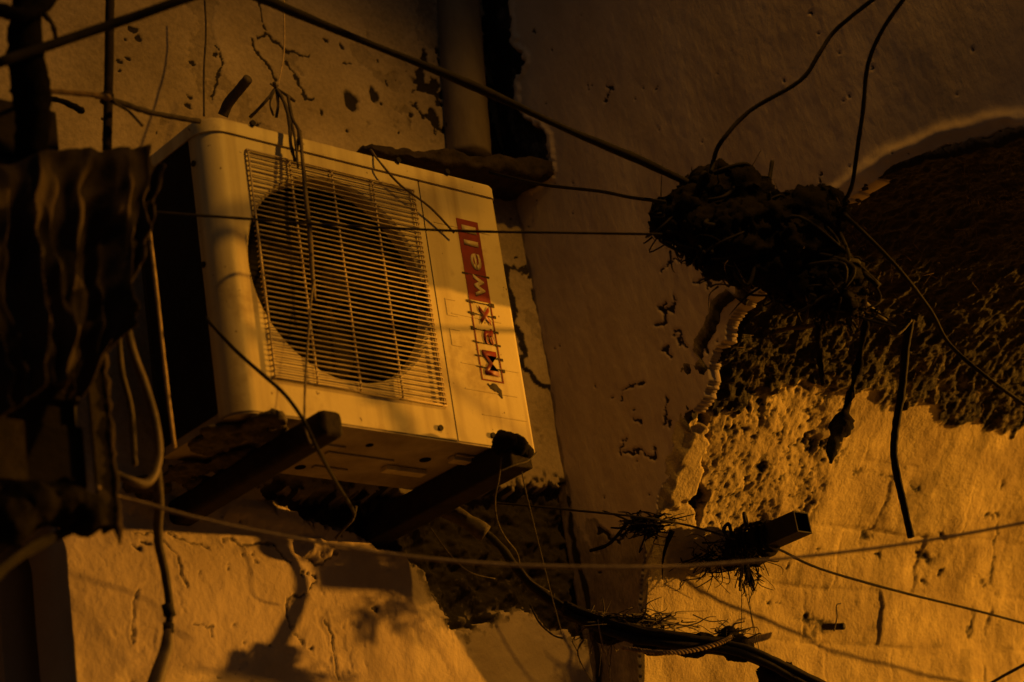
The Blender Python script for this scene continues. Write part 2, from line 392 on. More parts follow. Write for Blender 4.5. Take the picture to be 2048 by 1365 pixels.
# bulging masonry (coordinates X, arc)
def zb(a): return a
dark_line = fp([(1395, 850), (1450, 830), (1530, 800), (1610, 770), (1700, 770), (1770, 800), (1860, 805), (1900, 830), (1990, 860), (2047, 862)])
peel = fp([(1322, 1012), (1318, 985), (1345, 915), (1368, 860), (1392, 838), (1402, 870), (1388, 930), (1366, 985), (1345, 1008)])
gaps = [([(1395, 740), (1412, 760), (1420, 790), (1402, 870), (1395, 900), (1388, 960), (1398, 1000), (1396, 1040), (1385, 1040), (1372, 985), (1386, 930), (1396, 870), (1385, 800)], .03),
        ([(1400, 700), (1440, 610), (1480, 600), (1500, 640), (1450, 700), (1420, 740)], .03)]
cracks_f = [([(1335, 1040), (1325, 1100), (1324, 1160), (1318, 1230)], 4), ([(1990, 985), (1995, 1060), (1975, 1120), (1985, 1190), (1975, 1290), (1975, 1365)], 3), ([(2000, 970), (1980, 1040)], 5), ([(1945, 1225), (1952, 1280), (1940, 1260)], 6),
    ([(1955, 1150), (1960, 1190), (1950, 1260)], 3), ([(1825, 1190), (1820, 1230)], 3), ([(1540, 860), (1580, 880), (1600, 910)], 2), ([(1440, 985), (1465, 985), (1500, 955)], 3), ([(1700, 940), (1790, 955), (1840, 975)], 1.5), ([(1590, 1240), (1620, 1255), (1640, 1270)], 4)]
spots_f = [(1735, 1070, 14, 18), (1755, 1115, 9, 6), (1850, 1115, 28, 12), (1838, 1100, 10, 6), (1880, 1140, 6, 8), (1852, 1162, 10, 8), (1880, 1070, 12, 7), (1968, 1167, 5, 4), (1515, 930, 16, 20), (1635, 1108, 4, 4), (1985, 1035, 14, 5), (1972, 1030, 6, 4), (1540, 1200, 5, 5), (1565, 1196, 4, 4), (1655, 1300, 3, 3), (1575, 1130, 3, 5), (1600, 1050, 6, 6), (1480, 960, 6, 5), (1450, 850, 8, 10), (1650, 1255, 26, 16), (1620, 1242, 20, 8)]
smooth_f = fp([(1640, 860), (1720, 850), (1800, 850), (2120, 900), (2120, 1420), (1560, 1420), (1520, 1200), (1600, 1100)])
rough_f = fp([(1400, 780), (1480, 620), (1700, 700), (1690, 880), (1640, 1000), (1560, 1060), (1400, 1060), (1360, 960)])
def fn_front(U, V):
    yb = np.interp(V, ss, py_); zb_ = np.interp(V, ss, pz_); ny = np.interp(V, ss, ny_); nz = np.interp(V, ss, nz_)
    h = (fbm(U, V, 2.5, 3, 203) - .5) * .05 + (fbm(U, V, 10, 4, 209) - .5) * .011 + (fbm(U, V, 60, 3, 217) - .5) * .0022
    D = np.zeros(U.shape)
    wob = fbm(U, V, 30, 4, 221) - .5
    wu = U + (fbm(U, V, 40, 4, 251) - .5) * .05; wv = V + (fbm(U, V, 40, 4, 261) - .5) * .05
    ro = 1 - sst(dpoly(wu, wv, rough_f), -.02, .03); sm = 1 - sst(dpoly(wu, wv, smooth_f), -.04, .04)
    h += ro * ((fbm(U, V, 18, 4, 231, .5) - .5) * .014 + (fbm(U, V, 80, 3, 237, .7) - .5) * .007)
    pk = sst(fbm(U, V, 75, 4, 241, .8), .60, .64); h -= pk * .0035 * ro; D += pk * .55 * ro
    pk = sst(fbm(wu, wv, 16, 5, 245, .6), .66, .70); h -= pk * .005 * (.05 + ro); D += pk * (.05 + .4 * ro)
    # block courses
    zz = zb_ + .02 * (fbm(U, V, 3, 3, 271) - .5) - .02 * (U - 3.8)
    course = .125; ci = np.floor(zz / course); fz = (zz / course - ci)
    dz = np.minimum(fz, 1 - fz) * course
    bx = (U + wob * .03 + hsh(ci, ci * 0 + 3, 9) * .30) / (.22 + .12 * hsh(ci, ci * 0 + 5, 3)); fx = bx - np.floor(bx); dx = np.minimum(fx, 1 - fx) * .30
    j = np.maximum(1 - sst(dz + wob * .006, .001, .010), .55 * (1 - sst(dx + wob * .006, .001, .009))); vis = sst(fbm(U, V, 5, 3, 281), .38, .6) * (.25 + .75 * sm) * (1 - ro)
    h -= j * .0028 * vis; D += j * .16 * vis * sst(fbm(U, V, 40, 3, 285), .4, .6)
    h += (hsh(ci, np.floor(bx), 4) - .5) * .006 * vis; D += np.clip(hsh(ci, np.floor(bx), 8) - .35, 0, 1) * .30 * sm
    # smears
    D += sst(fbm(U * 3, V, 5, 4, 291), .60, .78) * .22
    for l, wd in cracks_f:
        r = .0010 + wd * .4e-3; d = dline(wu, wv, fp(l)); c = (1 - sst(d, r * .4, r * 3.2)) * sst(fbm(U, V, 24, 3, 411), .30, .55); h -= c * .0035; D += c * .45
    for a, b, r1, r2 in spots_f:
        q = hit_front(a, b); k = 1 / 850.
        d = np.hypot((wu - q[0]) / (r1 * k * 1.3), (wv - q[1]) / (r2 * k)); c = 1 - sst(d, .2, 1.3); h -= c * .006; D += c * .75
    for l, dep in gaps:
        d = dpoly(wu, wv, fp(l)) + wob * .02; c = 1 - sst(d, -.004, .006); h -= c * dep; D += c
    d = dpoly(wu, wv, peel); c = 1 - sst(d, -.006, .006); h = h * (1 - c) + c * (.026 + .004 * fbm(U, V, 60, 3, 301)); D *= (1 - c)
    # black fibrous crust above the springing line
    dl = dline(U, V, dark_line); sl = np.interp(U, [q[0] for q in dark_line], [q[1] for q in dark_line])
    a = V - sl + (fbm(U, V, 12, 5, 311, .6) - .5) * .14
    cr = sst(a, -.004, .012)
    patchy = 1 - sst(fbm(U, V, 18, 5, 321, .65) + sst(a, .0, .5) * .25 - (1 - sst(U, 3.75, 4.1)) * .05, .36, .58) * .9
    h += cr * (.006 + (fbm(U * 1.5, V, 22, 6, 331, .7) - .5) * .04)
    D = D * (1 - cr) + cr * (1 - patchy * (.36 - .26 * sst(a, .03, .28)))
    # ragged left lip
    return U, yb + ny * h, zb_ + nz * h + EYE, np.clip(D, 0, 1), np.ones(U.shape, bool)
mm = empty('masonry_vault', (4, 3.0, 0)); tag(mm, 'coarse yellow masonry bulging into a low vault with black fibrous crust', 'wall')
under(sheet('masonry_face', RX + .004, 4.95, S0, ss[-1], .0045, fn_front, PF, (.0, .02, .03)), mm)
pr_ = [(y + .05 * 0, z) for y, z in PROF]
mb = MB(); n = len(pr_)
pts = [(y + .045, z + .05) for y, z in PROF]
outer = [(3.5, EYE + 0.0)]
poly = [(y, max(z + EYE, 0)) for y, z in pts] + [(1.66, 5.2), (3.7, 5.2), (3.7, 0)]
for xx in (RX + .034, 4.95): mb.v += [(xx, y, z) for y, z in poly]
k = len(poly)
mb.f += [tuple(range(k)), tuple(range(2 * k - 1, k - 1, -1))] + [(i, (i + 1) % k, (i + 1) % k + k, i + k) for i in range(k)]
mb.build('masonry_core', PF, mm)
# lower part of the masonry, to the ground
m_ = MB(); m_.box(RX + .004, 4.95, 3.15, 3.19, 0, EYE + .19); m_.build('masonry_base', PF, mm)
m_ = MB(); m_.box(4.952, 9.5, 3.12, 3.4, 0, 5.2); m_.build('masonry_end', PF, mm)

# ================================================================== DRAIN PIPE AND LEDGE
dp = MB()
top = at(915, -80, y=3.19); bot = at(936, 288, y=3.19); cx = (top.x + bot.x) / 2 - .005
prp = [at(916, -180, y=3.225), at(916, 0, y=3.225), at(938, 320, y=3.225)]
dp.tube(prp, lambda t: .054, 32, .03, 20)
tag(dp.build('drain_pipe', PIPEM, smooth=True), 'thick cream painted drain pipe coming down to the broken ledge', 'pipe')

def displaced(name, blobs, m, vox=.006, amp=((.02, 30), (.008, 90)), parent=None, seed=0):
    """one continuous lump grown round ellipsoids (centre, radii)"""
    bm = bmesh.new()
    for c, r in blobs:
        rr = r if isinstance(r, tuple) else (r, r, r)
        q = bmesh.ops.create_icosphere(bm, subdivisions=3, radius=1)
        for v in q['verts']: v.co = Vector((v.co.x * rr[0], v.co.y * rr[1], v.co.z * rr[2])) + c
    me = bpy.data.meshes.new(name); bm.to_mesh(me); bm.free()
    o = bpy.data.objects.new('tmp', me); C.objects.link(o)
    rm = o.modifiers.new('r', 'REMESH'); rm.mode = 'VOXEL'; rm.voxel_size = vox
    dg = bpy.context.evaluated_depsgraph_get()
    me2 = bpy.data.meshes.new_from_object(o.evaluated_get(dg)); me2.name = name
    bpy.data.objects.remove(o)
    nv = len(me2.vertices)
    for v in me2.vertices:
        nn = v.normal.copy(); p = v.co.copy()
        d = 0
        for a, s in amp: d += a * mnoise.fractal(p * s * .35 + Vector((seed, 0, 0)), 1, 2, 4)
        v.co = p + nn * d
    me2.polygons.foreach_set('use_smooth', [True] * len(me2.polygons))
    o = link(name, me2, m)
    if parent is not None: under(o, parent)
    return o
def blob(px, py, ax, val, r, **k): return (P((px, py, ax, val)), r)
# broken slab sticking out over the unit
def slab(name, pts, y0, y1, th, m, amp, seed, step=.006):
    """rough slab: outline along x in z with ragged front, from y0 (wall) to y1 (front)"""
    x0, x1 = pts[0][0], pts[-1][0]
    nx = int((x1 - x0) / step); nring = 28
    mb = MB(); rows = []
    for i in range(nx + 1):
        x = x0 + (x1 - x0) * i / nx
        z = np.interp(x, [p[0] for p in pts], [p[1] for p in pts]); yf = np.interp(x, [p[0] for p in pts], [p[2] for p in pts]); t_ = np.interp(x, [p[0] for p in pts], [p[3] for p in pts])
        row = []
        for j in range(nring):
            a = 2 * math.pi * j / nring
            cy = (y0 + yf) / 2; hy = (y0 - yf) / 2
            yy = cy + hy * max(-1, min(1, 1.25 * math.cos(a))); zz = z + t_ / 2 * max(-1, min(1, 1.25 * math.sin(a)))
            q = Vector((x, yy, zz)); nn = mnoise.noise_vector(q * 22 + Vector((seed, 0, 0))) * amp + mnoise.noise_vector(q * 70) * amp * .5
            row.append(q + Vector((0, nn.y, nn.z)))
        rows.append(row)
    for r in rows: mb.v += [tuple(q) for q in r]
    for i in range(nx):
        for j in range(nring):
            a = i * nring + j; b = i * nring + (j + 1) % nring
            mb.f.append((a, b, b + nring, a + nring))
    mb.f.append(tuple(range(nring))); mb.f.append(tuple(nx * nring + j for j in range(nring)))
    return mb.build(name, m, smooth=True)
LED = mat('charred_slab', (.05, .036, .024), (.022, .017, .013), .95, 30, 1.0, 80)
a1 = at(745, 294, y=3.16); a2 = at(1092, 300, y=3.12)
le = slab('broken_ledge', [(a1.x, a1.z + .012, 3.19, .008), (a1.x + .1, a1.z + .012, 3.16, .025), (a1.x + .25, a1.z + .012, 3.13, .045), (3.29, a1.z + .03, 3.10, .05)], 3.27, 3.1, .05, LED, .012, 3)
tag(le, 'charred broken ledge jutting from the wall under the drain pipe', 'ledge')

# ================================================================== AIR CONDITIONER
AX, AZ, RR = 2.392, EYE + 1.687, .21
XL, XR = 2.114, 2.831; YF, YB = 2.844, 3.09; ZB, ZT = EYE + 1.387, EYE + 1.953; ZL = EYE + 1.979
ac = empty('air_conditioner', ((XL + XR) / 2, (YF + YB) / 2, ZB)); tag(ac, 'weathered cream outdoor air conditioner unit resting on two steel brackets', 'air conditioner')
def outline(r1, r2, off=0, yb=YB, x1=XR):
    """plan outline, open at the back: right back -> right front -> left front -> left back"""
    pts = [(x1 + off, yb)]
    for i in range(9):
        a = i / 8 * math.pi / 2; pts.append((x1 + off - r2 + r2 * math.cos(a), YF - off + r2 - r2 * math.sin(a)))
    for i in range(17):
        a = i / 16 * math.pi / 2; pts.append((XL - off + r1 - r1 * math.sin(a), YF - off + r1 - r1 * math.cos(a)))
    pts.append((XL - off, yb)); return pts
# casing: front-left rounded wrap (side strip + corner), right side, back and inner walls
RL = .046; FX0 = XL + RL; SX = 2.6265
mb = MB()
strip = [(XL, YF + .056)] + [(XL + RL - RL * math.cos(i / 20 * math.pi / 2), YF + RL - RL * math.sin(i / 20 * math.pi / 2)) for i in range(21)]
def ribbon(mb, pts, z0, z1, nz=1):
    base = len(mb.v)
    for x, y in pts: mb.v += [(x, y, z0), (x, y, z1)]
    for i in range(len(pts) - 1): mb.f.append((base + 2 * i, base + 2 * i + 2, base + 2 * i + 3, base + 2 * i + 1))
ribbon(mb, strip, ZB, ZT)
# front plate with round opening
ring = []
rect = [(FX0, ZB), (2.6235, ZB), (2.6235, ZT), (FX0, ZT)]
angs = sorted([2 * math.pi * i / 120 for i in range(120)] + [math.atan2(z - AZ, x - AX) % (2 * math.pi) for x, z in rect])
def torect(a):
    c, s = math.cos(a), math.sin(a); t = 9
    if c > 1e-9: t = min(t, (2.6235 - AX) / c)
    if c < -1e-9: t = min(t, (FX0 - AX) / c)
    if s > 1e-9: t = min(t, (ZT - AZ) / s)
    if s < -1e-9: t = min(t, (ZB - AZ) / s)
    return AX + c * t, AZ + s * t
base = len(mb.v)
for a in angs:
    c, s = math.cos(a), math.sin(a); x, z = torect(a)
    mb.v += [(x, YF, z), (AX + c * (RR + .006), YF, AZ + s * (RR + .006)), (AX + c * RR, YF + .006, AZ + s * RR), (AX + c * (RR - .002), YF + .030, AZ + s * (RR - .002))]
k = len(angs)
for i in range(k):
    for q in range(3):
        a, b = base + 4 * i + q, base + 4 * ((i + 1) % k) + q
        mb.f.append((a, b, b + 1, a + 1))
mb.v = [tuple(v) for v in mb.v]
fpn = mb.build('front_panel', AC, ac, smooth=True)
md = fpn.modifiers.new('e', 'EDGE_SPLIT'); md.split_angle = math.radians(40)
# service panel on the right
mb = MB()
sp = [(XR, YB), (XR, YF + .012)] + [(XR - .012 + .012 * math.cos(i / 6 * math.pi / 2), YF + .012 - .012 * math.sin(i / 6 * math.pi / 2)) for i in range(1, 7)] + [(SX, YF), (SX, YF + .02)]
ribbon(mb, sp, ZB, ZT)
spn = mb.build('service_panel', AC, ac, smooth=True); md = spn.modifiers.new('e', 'EDGE_SPLIT'); md.split_angle = math.radians(50)
mb = MB()                                                    # pressed creases in the service panel
for (xa, xb, zz) in ((2.665, 2.815, 1.555), (2.665, 2.80, 1.50), (2.66, 2.79, 1.66), (2.70, 2.815, 1.45), (2.65, 2.80, 1.86)):
    mb = MB(); mb.box(xa, xb, YF - .0008, YF + .001, EYE + zz, EYE + zz + .0022); mb.build('crease', AC, ac)
mb = MB()
for x0, z0, x1, z1 in ((2.648, 1.655, 2.674, 1.69), (2.648, 1.59, 2.674, 1.625)):
    for bx_ in ((x0, x1, z0, z0 + .0016), (x0, x1, z1, z1 + .0016), (x0, x0 + .0016, z0 + .0016, z1)): mb.box(bx_[0], bx_[1], YF - .0009, YF + .001, EYE + bx_[2], EYE + bx_[3])
    if z1 > 1.66: mb.build('pressed_frame', AC, ac); mb = MB()
mb.build('pressed_frame', AC, ac)
# body box, dark inside
mb = MB(); mb.box(XL + .004, XR - .004, YF + .08, YB, ZB + .002, ZT); mb.build('inner_box', BLK, ac)
mb = MB(); mb.box(2.60, SX + .03, YF + .004, YF + .03, ZB + .002, ZT); mb.build('panel_gap', BLK, ac)
# coil on the left side with fins
mb = MB()
mb.box(XL + .003, XL + .02, YF + .05, YB, ZB + .01, ZT)
for i in range(62): mb.box(XL - .001, XL + .004, YF + .058 + i * .003, YF + .059 + i * .003, ZB + .012, ZT - .002)
mb.build('side_coil', FIN, ac)
mb = MB(); mb.box(XL - .002, XL + .012, YB - .012, YB + .002, ZB, ZT); mb.build('rear_upright', STEEL, ac, bevel=.002)
# lid with turned-down lip
mb = MB(); ol = outline(RL + .003, .02, .004, YB + .006)
n0 = len(mb.v)
lev = [(0, ZT - .004, 0), (0, ZT + .020, 0), (.002, ZT + .0245, 0), (.008, ZL, 0)]
cxm, cym = (XL + XR) / 2, (YF + YB) / 2
for ins, z, _ in lev:
    for x, y in ol:
        dx = x - cxm; dy = y - cym
        mb.v.append((x - math.copysign(min(ins, abs(dx)), dx), y - math.copysign(min(ins, abs(dy)), dy), z))
k = len(ol)
for q in range(3):
    for i in range(k):
        a = n0 + q * k + i; b = n0 + q * k + (i + 1) % k; mb.f.append((a, b, b + k, a + k))
mb.f.append(tuple(n0 + 3 * k + i for i in range(k)))
mb.f.append(tuple(n0 + i for i in reversed(range(k))))
lid = mb.build('lid', AC, ac, smooth=True); md = lid.modifiers.new('e', 'EDGE_SPLIT'); md.split_angle = math.radians(35)
# base pan, seen from below
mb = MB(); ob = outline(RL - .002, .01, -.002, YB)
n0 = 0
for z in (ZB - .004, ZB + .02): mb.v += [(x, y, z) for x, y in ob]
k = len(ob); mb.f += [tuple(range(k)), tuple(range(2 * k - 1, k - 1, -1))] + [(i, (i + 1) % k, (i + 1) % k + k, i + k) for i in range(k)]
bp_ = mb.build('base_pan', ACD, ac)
mb = MB()
for x0, x1, y0, y1 in ((2.40, 2.56, 2.96, 2.972), (2.36, 2.42, 2.93, 2.945), (2.66, 2.74, 2.89, 2.90), (2.42, 2.50, 3.03, 3.042)): mb = MB(); mb.box(x0, x1, y0, y1, ZB - .008, ZB - .0042); mb.build('pressed_rib', ACD, ac, bevel=.001)
mb = MB()
for x, y, r in ((2.46, 2.91, .008), (2.40, 3.05, .011), (2.62, 2.94, .012), (2.70, 2.93, .010), (2.575, 3.0, .014)):
    mb = MB(); mb.tube([Vector((x, y, ZB - .0052)), Vector((x, y, ZB - .0042))], r, 14, smooth=1); mb.build('drain_hole', BLK, ac)
mb = MB()
for x0, x1, y in ((2.56, 2.66, 2.985), (2.66, 2.76, 2.90)): mb = MB(); mb.box(x0, x1, y, y + .022, ZB - .014, ZB - .0042); mb.build('mounting_foot', AC, ac, bevel=.002)
# fan
fan = empty('fan', (AX, YF + .045, AZ)); under(fan, ac); 
mb = MB(); mb.tube([Vector((AX, YF + .018, AZ)), Vector((AX, YF + .07, AZ))], .038, 24, smooth=1); under(mb.build('hub', FAN, None, smooth=False, bevel=.006), ac)
bpy.data.objects.remove(fan)
for b in range(3):
    a0 = b * 2 * math.pi / 3 + .5; vs = []; fs = []
    for i in range(9):
        r = .036 + (.196 - .036) * i / 8
        for j in range(9):
            u = j / 8; spr = .5 + .55 * i / 8
            a = a0 + (u - .5) * spr * 1.5 + .25 * i / 8
            vs.append((AX + r * math.cos(a), YF + .035 + .035 * u - .006 * math.sin(u * 3), AZ + r * math.sin(a)))
    for i in range(8):
        for j in range(8): fs.append((i * 9 + j, i * 9 + j + 1, i * 9 + j + 10, i * 9 + j + 9))
    mb = MB(); mb.add(vs, fs); o = mb.build('fan_blade', FAN, ac, smooth=True); s_ = o.modifiers.new('s', 'SOLIDIFY'); s_.thickness = .003
# wire guard
GX0, GX1, GZ0, GZ1 = 2.200, 2.606, EYE + 1.455, EYE + 1.921; GY = YF - .010
ns = 45
mb = MB(); random.seed(4)
for i in range(ns):
    z = GZ0 + .004 + (GZ1 - GZ0 - .008) * i / (ns - 1)
    s1, s2 = random.uniform(-.0006, .0006), random.uniform(-.0006, .0006)
    mb.tube([Vector((GX0, YF - .001, z + s1)), Vector((GX0 + .0005, GY + .003, z + s1)), Vector((GX0 + .006, GY, z + s1)), Vector((AX, GY - .001, z + (s1 + s2) / 2)), Vector((GX1 - .006, GY, z + s2)), Vector((GX1 - .001, GY + .004, z + s2)), Vector((GX1, YF - .001, z + s2))], .00128, 6, smooth=1)
gw = mb.build('guard_slats', GUARD, ac, smooth=True)
mb = MB()
for x in (GX0 + .002, 2.297, 2.397, 2.497, GX1 - .008):
    mb.tube([Vector((x, YF - .001, GZ0)), Vector((x, GY + .005, GZ0 + .001)), Vector((x, GY + .0028, GZ0 + .008)), Vector((x, GY + .0028, GZ1 - .008)), Vector((x, GY + .005, GZ1 - .001)), Vector((x, YF - .001, GZ1))], .0021, 6, smooth=1)
for x, y in ((GX1 - .001, GY + .007), (GX1 + .0005, YF - .002)):
    mb.tube([Vector((x, y, GZ0)), Vector((x, y, GZ1))], .0018, 6, smooth=1)
for z in (GZ0, GZ1): mb.tube([Vector((GX0, YF - .004, z)), Vector((GX1, YF - .004, z))], .0020, 6, smooth=1)
mb.build('guard_frame', GUARD, ac, smooth=True)
random.seed(9)
for a, b in ((504, 248), (893, 345), (795, 322)):
    q = at(a, b, y=YF - .004); mb = MB(); mb.tube([Vector((q.x, YF - .009, q.z)), Vector((q.x, YF - .003, q.z))], .006, 10, smooth=1); mb.build('screw', STEEL, ac)
for a, b in ((880, 857), (985, 872)):
    q = at(a, b, y=YF); mb = MB(); mb.tube([Vector((q.x, YF - .004, q.z)), Vector((q.x, YF + .001, q.z))], .006, 10, smooth=1); mb.build('screw', STEEL, ac)
for a, b in ((388, 328), (408, 530)):
    q = at(a, b, x=XL); mb = MB(); mb.tube([Vector((XL - .003, q.y, q.z)), Vector((XL + .001, q.y, q.z))], .006, 10, smooth=1); mb.build('screw', STEEL, ac)
# black splash under the sticker
q = at(1000, 788, y=YF); q2 = at(975, 768, y=YF)
mb = MB(); mb.tube([Vector((q2.x, YF - .0005, q2.z)), Vector((q2.x + .008, YF - .0008, q2.z - .006)), Vector((q.x - .004, YF - .001, q.z + .008)), Vector((q.x + .004, YF - .001, q.z - .01))], lambda t: .0018 + .006 * math.sin(t * 2.6) ** 3, 8, .9)
mb.v = [(x, YF - .0003 + (y - YF) * .15, z) for x, y, z in mb.v]; mb.build('tar_splash', GRIME, ac)
# sticker
sx0, sx1 = 2.700, 2.7435
sT, sB = at(932, 441, y=YF).z, at(986, 764, y=YF).z
sL = lambda z: at(912, 440, y=YF).x + (at(964, 761, y=YF).x - at(912, 440, y=YF).x) * (sT - z) / (sT - sB)
x0 = (at(912, 439, y=YF).x + at(964, 761, y=YF).x) / 2; x1 = (at(954, 446, y=YF).x + at(1008, 767, y=YF).x) / 2
zm = at(955, 602, y=YF).z
lg = empty('logo', ((x0 + x1) / 2, YF, (sT + sB) / 2)); under(lg, ac)
bpy.data.objects.remove(lg)
mb = MB(); mb.box(x0, x1, YF - .0010, YF + .001, zm, sT); plate = mb.build('logo_plate', RED, ac)
mb = MB(); t_ = .0028
for bx_ in ((x0, x0 + t_, sB, zm - .0003), (x1 - t_, x1, sB, zm - .0003), (x0 + t_, x1 - t_, sB, sB + t_)): mb.box(bx_[0], bx_[1], YF - .0010, YF + .001, bx_[2], bx_[3])
frame_ = mb.build('logo_frame', RED, ac)
wdt = x1 - x0; H_ = sT - sB
def letter(ch, f0, f1, fa, fb, m, y):
    """letter turned 90 degrees: reads upward; f0..f1 along the height, fa..fb across (left to right)"""
    cu = bpy.data.curves.new('t', 'FONT'); cu.body = ch; cu.offset = .018; cu.extrude = 0
    to = bpy.data.objects.new('t', cu); C.objects.link(to)
    dg = bpy.context.evaluated_depsgraph_get(); me = bpy.data.meshes.new_from_object(to.evaluated_get(dg)); bpy.data.objects.remove(to)
    c = np.array([v.co[:] for v in me.vertices]); mn = c.min(0); mx = c.max(0)
    for v in me.vertices:
        u = (v.co.x - mn[0]) / (mx[0] - mn[0]); w = (v.co.y - mn[1]) / (mx[1] - mn[1])
        v.co = Vector((x0 + wdt * (fb - (fb - fa) * w), y, sB + H_ * (f0 + (f1 - f0) * u)))
    me.materials.clear()
    me.name = 'letter'; o = link('letter', me, m); under(o, ac)
    s_ = o.modifiers.new('s', 'SOLIDIFY'); s_.thickness = .0005; s_.offset = 0
    return o
YL = YF - .0018
letter('M', .035, .185, .20, .84, RED, YL)
letter('a', .225, .325, .40, .86, RED, YL)
letter('x', .345, .465, .38, .84, RED, YL)
letter('w', .515, .655, .34, .82, LCR, YL)
letter('e', .685, .79, .36, .84, LCR, YL)
letter('l', .835, .868, .18, .84, LCR, YL)
letter('l', .915, .962, .18, .84, LCR, YL)
mb = MB(); random.seed(3)
for (a, b) in ((951, 551), (958, 607), (963, 631), (970, 662), (972, 688), (979, 716), (981, 738)):
    z = at(a, b, y=YF).z; mb = MB()
    for k in range(9):
        xx = x0 - .004 + (wdt + .008) * k / 8; hgt = random.uniform(.0015, .0038) * (1.2 if k in (0, 1, 7, 8) else .6)
        mb.box(xx - .0035, xx + .0034, YF - .0014 - .00002 * k, YF + .001, z - hgt * random.uniform(.3, 1), z + hgt * random.uniform(.3, 1))
    mb.build('glue_residue', GRIME, ac)

# ================================================================== BRACKETS
def beam(name, x0, x1, y0, y1, z0, z1, label, rnd=.006):
    e = empty(name, ((x0 + x1) / 2, y1, z0)); tag(e, label, 'bracket', 'steel brackets carrying the air conditioner')
    mb = MB(); mb.box(x0, x1, y0, y1, z0, z1)
    under(mb.build('beam', RUST, None, bevel=rnd), e); return e
b1 = beam('wall_bracket', 2.226, 2.276, 2.752, 3.30, ZB - .070, ZB - .020, 'rusty steel bracket with a rounded end under the left of the air conditioner', .012)
b2 = beam('wall_bracket', 2.704, 2.760, 2.79, 3.30, ZB - .062, ZB - .005, 'rusty steel bracket with the rag knot on its end, under the air conditioner', .004)
random.seed(88)
under(displaced('wood_packing', [(Vector((random.uniform(2.13, 2.26), 2.86 + .03 * k, ZB - .015)), (random.uniform(.03, .06), random.uniform(.03, .05), random.uniform(.006, .012))) for k in range(13)], CAB2, .0035, ((.010, 70), (.004, 160))), b1)
kn = displaced('cloth_knot', [blob(1010, 880, 'y', 2.79, .020), blob(1035, 888, 'y', 2.79, .019), blob(1000, 893, 'y', 2.80, .017), blob(1048, 903, 'y', 2.80, .016)], SOOT, .004, ((.010, 60), (.004, 140)))
tag(kn, 'black rag knotted round the end of the right bracket', 'rag')

# ================================================================== CABLES
cab = 'cables strung between wall and clump'
cable('overhead_cable', [(-1500, 520, 'd', 2.9), (-600, 290, 'd', 3.1), (-60, 140, 'd', 3.3), (0, 124, 'd', 3.3), (60, 104, 'd', 3.35), (215, 52, 'd', 3.45), (370, -2, 'd', 3.5), (520, -60, 'd', 3.6), (1000, -260, 'd', 3.9), (1500, -480, 'd', 4.2)], .0085, CAB, 'thick black cable rising across the top left corner', 'cable', n=10, rough=.12)
cable('overhead_cable', [(-500, -500, 'y', 2.6), (150, -170, 'y', 2.57), (430, -40, 'y', 2.55), (530, 0, 'y', 2.55), (700, 72, 'y', 2.54), (870, 140, 'y', 2.52), (1000, 196, 'y', 2.5), (1130, 258, 'y', 2.47), (1260, 312, 'y', 2.44), (1385, 370, 'y', 2.42)], lambda t: .0078 + .0015 * math.sin(t * 23), CAB, 'thick black cable sloping down from the top to the clump', 'cable', n=10, rough=.15)
cable('slack_cable', [(960, 340, 'y', 3.18), (1040, 360, 'y', 3.0), (1100, 372, 'y', 2.85), (1200, 383, 'y', 2.65), (1260, 395, 'y', 2.52), (1330, 404, 'y', 2.44)], .0036, CAB, 'short black cable from the broken ledge to the clump')
cable('thin_cable', [(286, 420, 'y', 2.80), (300, 424, 'y', 2.80), (480, 437, 'y', 2.77), (660, 450, 'y', 2.74), (910, 462, 'y', 2.66), (1120, 466, 'y', 2.55), (1325, 469, 'y', 2.42)], .0026, CAB, 'thin black cable stretched level across the fan grille')
cable('dry_branch', [(20, 182, 'y', 2.62), (60, 181, 'y', 2.64), (110, 184, 'y', 2.68), (180, 189, 'y', 2.72), (216, 196, 'y', 2.76)], lambda t: .0030 + .003 * t, DRY, 'dry pale twig reaching in from the left to the metal pole', 'twig', rough=.4)
cable('bark_cable', [(222, 200, 'y', 2.76), (260, 212, 'y', 2.78), (300, 225, 'y', 2.80), (350, 235, 'y', 2.83), (398, 243, 'y', 2.86)], .0052, CAB2, 'rough dark cable from the metal pole to the corner of the air conditioner', rough=.3)
cable('thin_twig', [(228, 206, 'y', 2.76), (256, 222, 'y', 2.76), (285, 252, 'y', 2.74)], .0026, CAB2, 'thin bent twig between the metal pole and the tarpaulin', 'twig')
cable('looped_wire', [(1422, 345, 'y', 2.36), (1428, 318, 'y', 2.36), (1442, 285, 'x', 2.93), (1500, 222, 'x', 2.97), (1600, 162, 'x', 3.02), (1640, 105, 'x', 3.04), (1672, 60, 'x', 3.06), (1745, 0, 'x', 3.08), (1800, -40, 'x', 3.10), (1900, -90, 'x', 3.10)], .0045, CAB, 'black wire curling up from the top of the clump, left of two', 'wire', 'wires curling up from the clump')
cable('looped_wire', [(1668, 425, 'y', 2.24), (1690, 400, 'y', 2.22), (1704, 370, 'x', 3.12), (1716, 290, 'x', 3.10), (1726, 220, 'x', 3.09), (1736, 130, 'x', 3.08), (1765, 60, 'x', 3.07), (1812, -8, 'x', 3.06), (1840, -50, 'x', 3.05), (1900, -120, 'x', 3.05)], .0042, CAB, 'black wire running straight up from the back of the clump, right of two', 'wire', 'wires curling up from the clump')
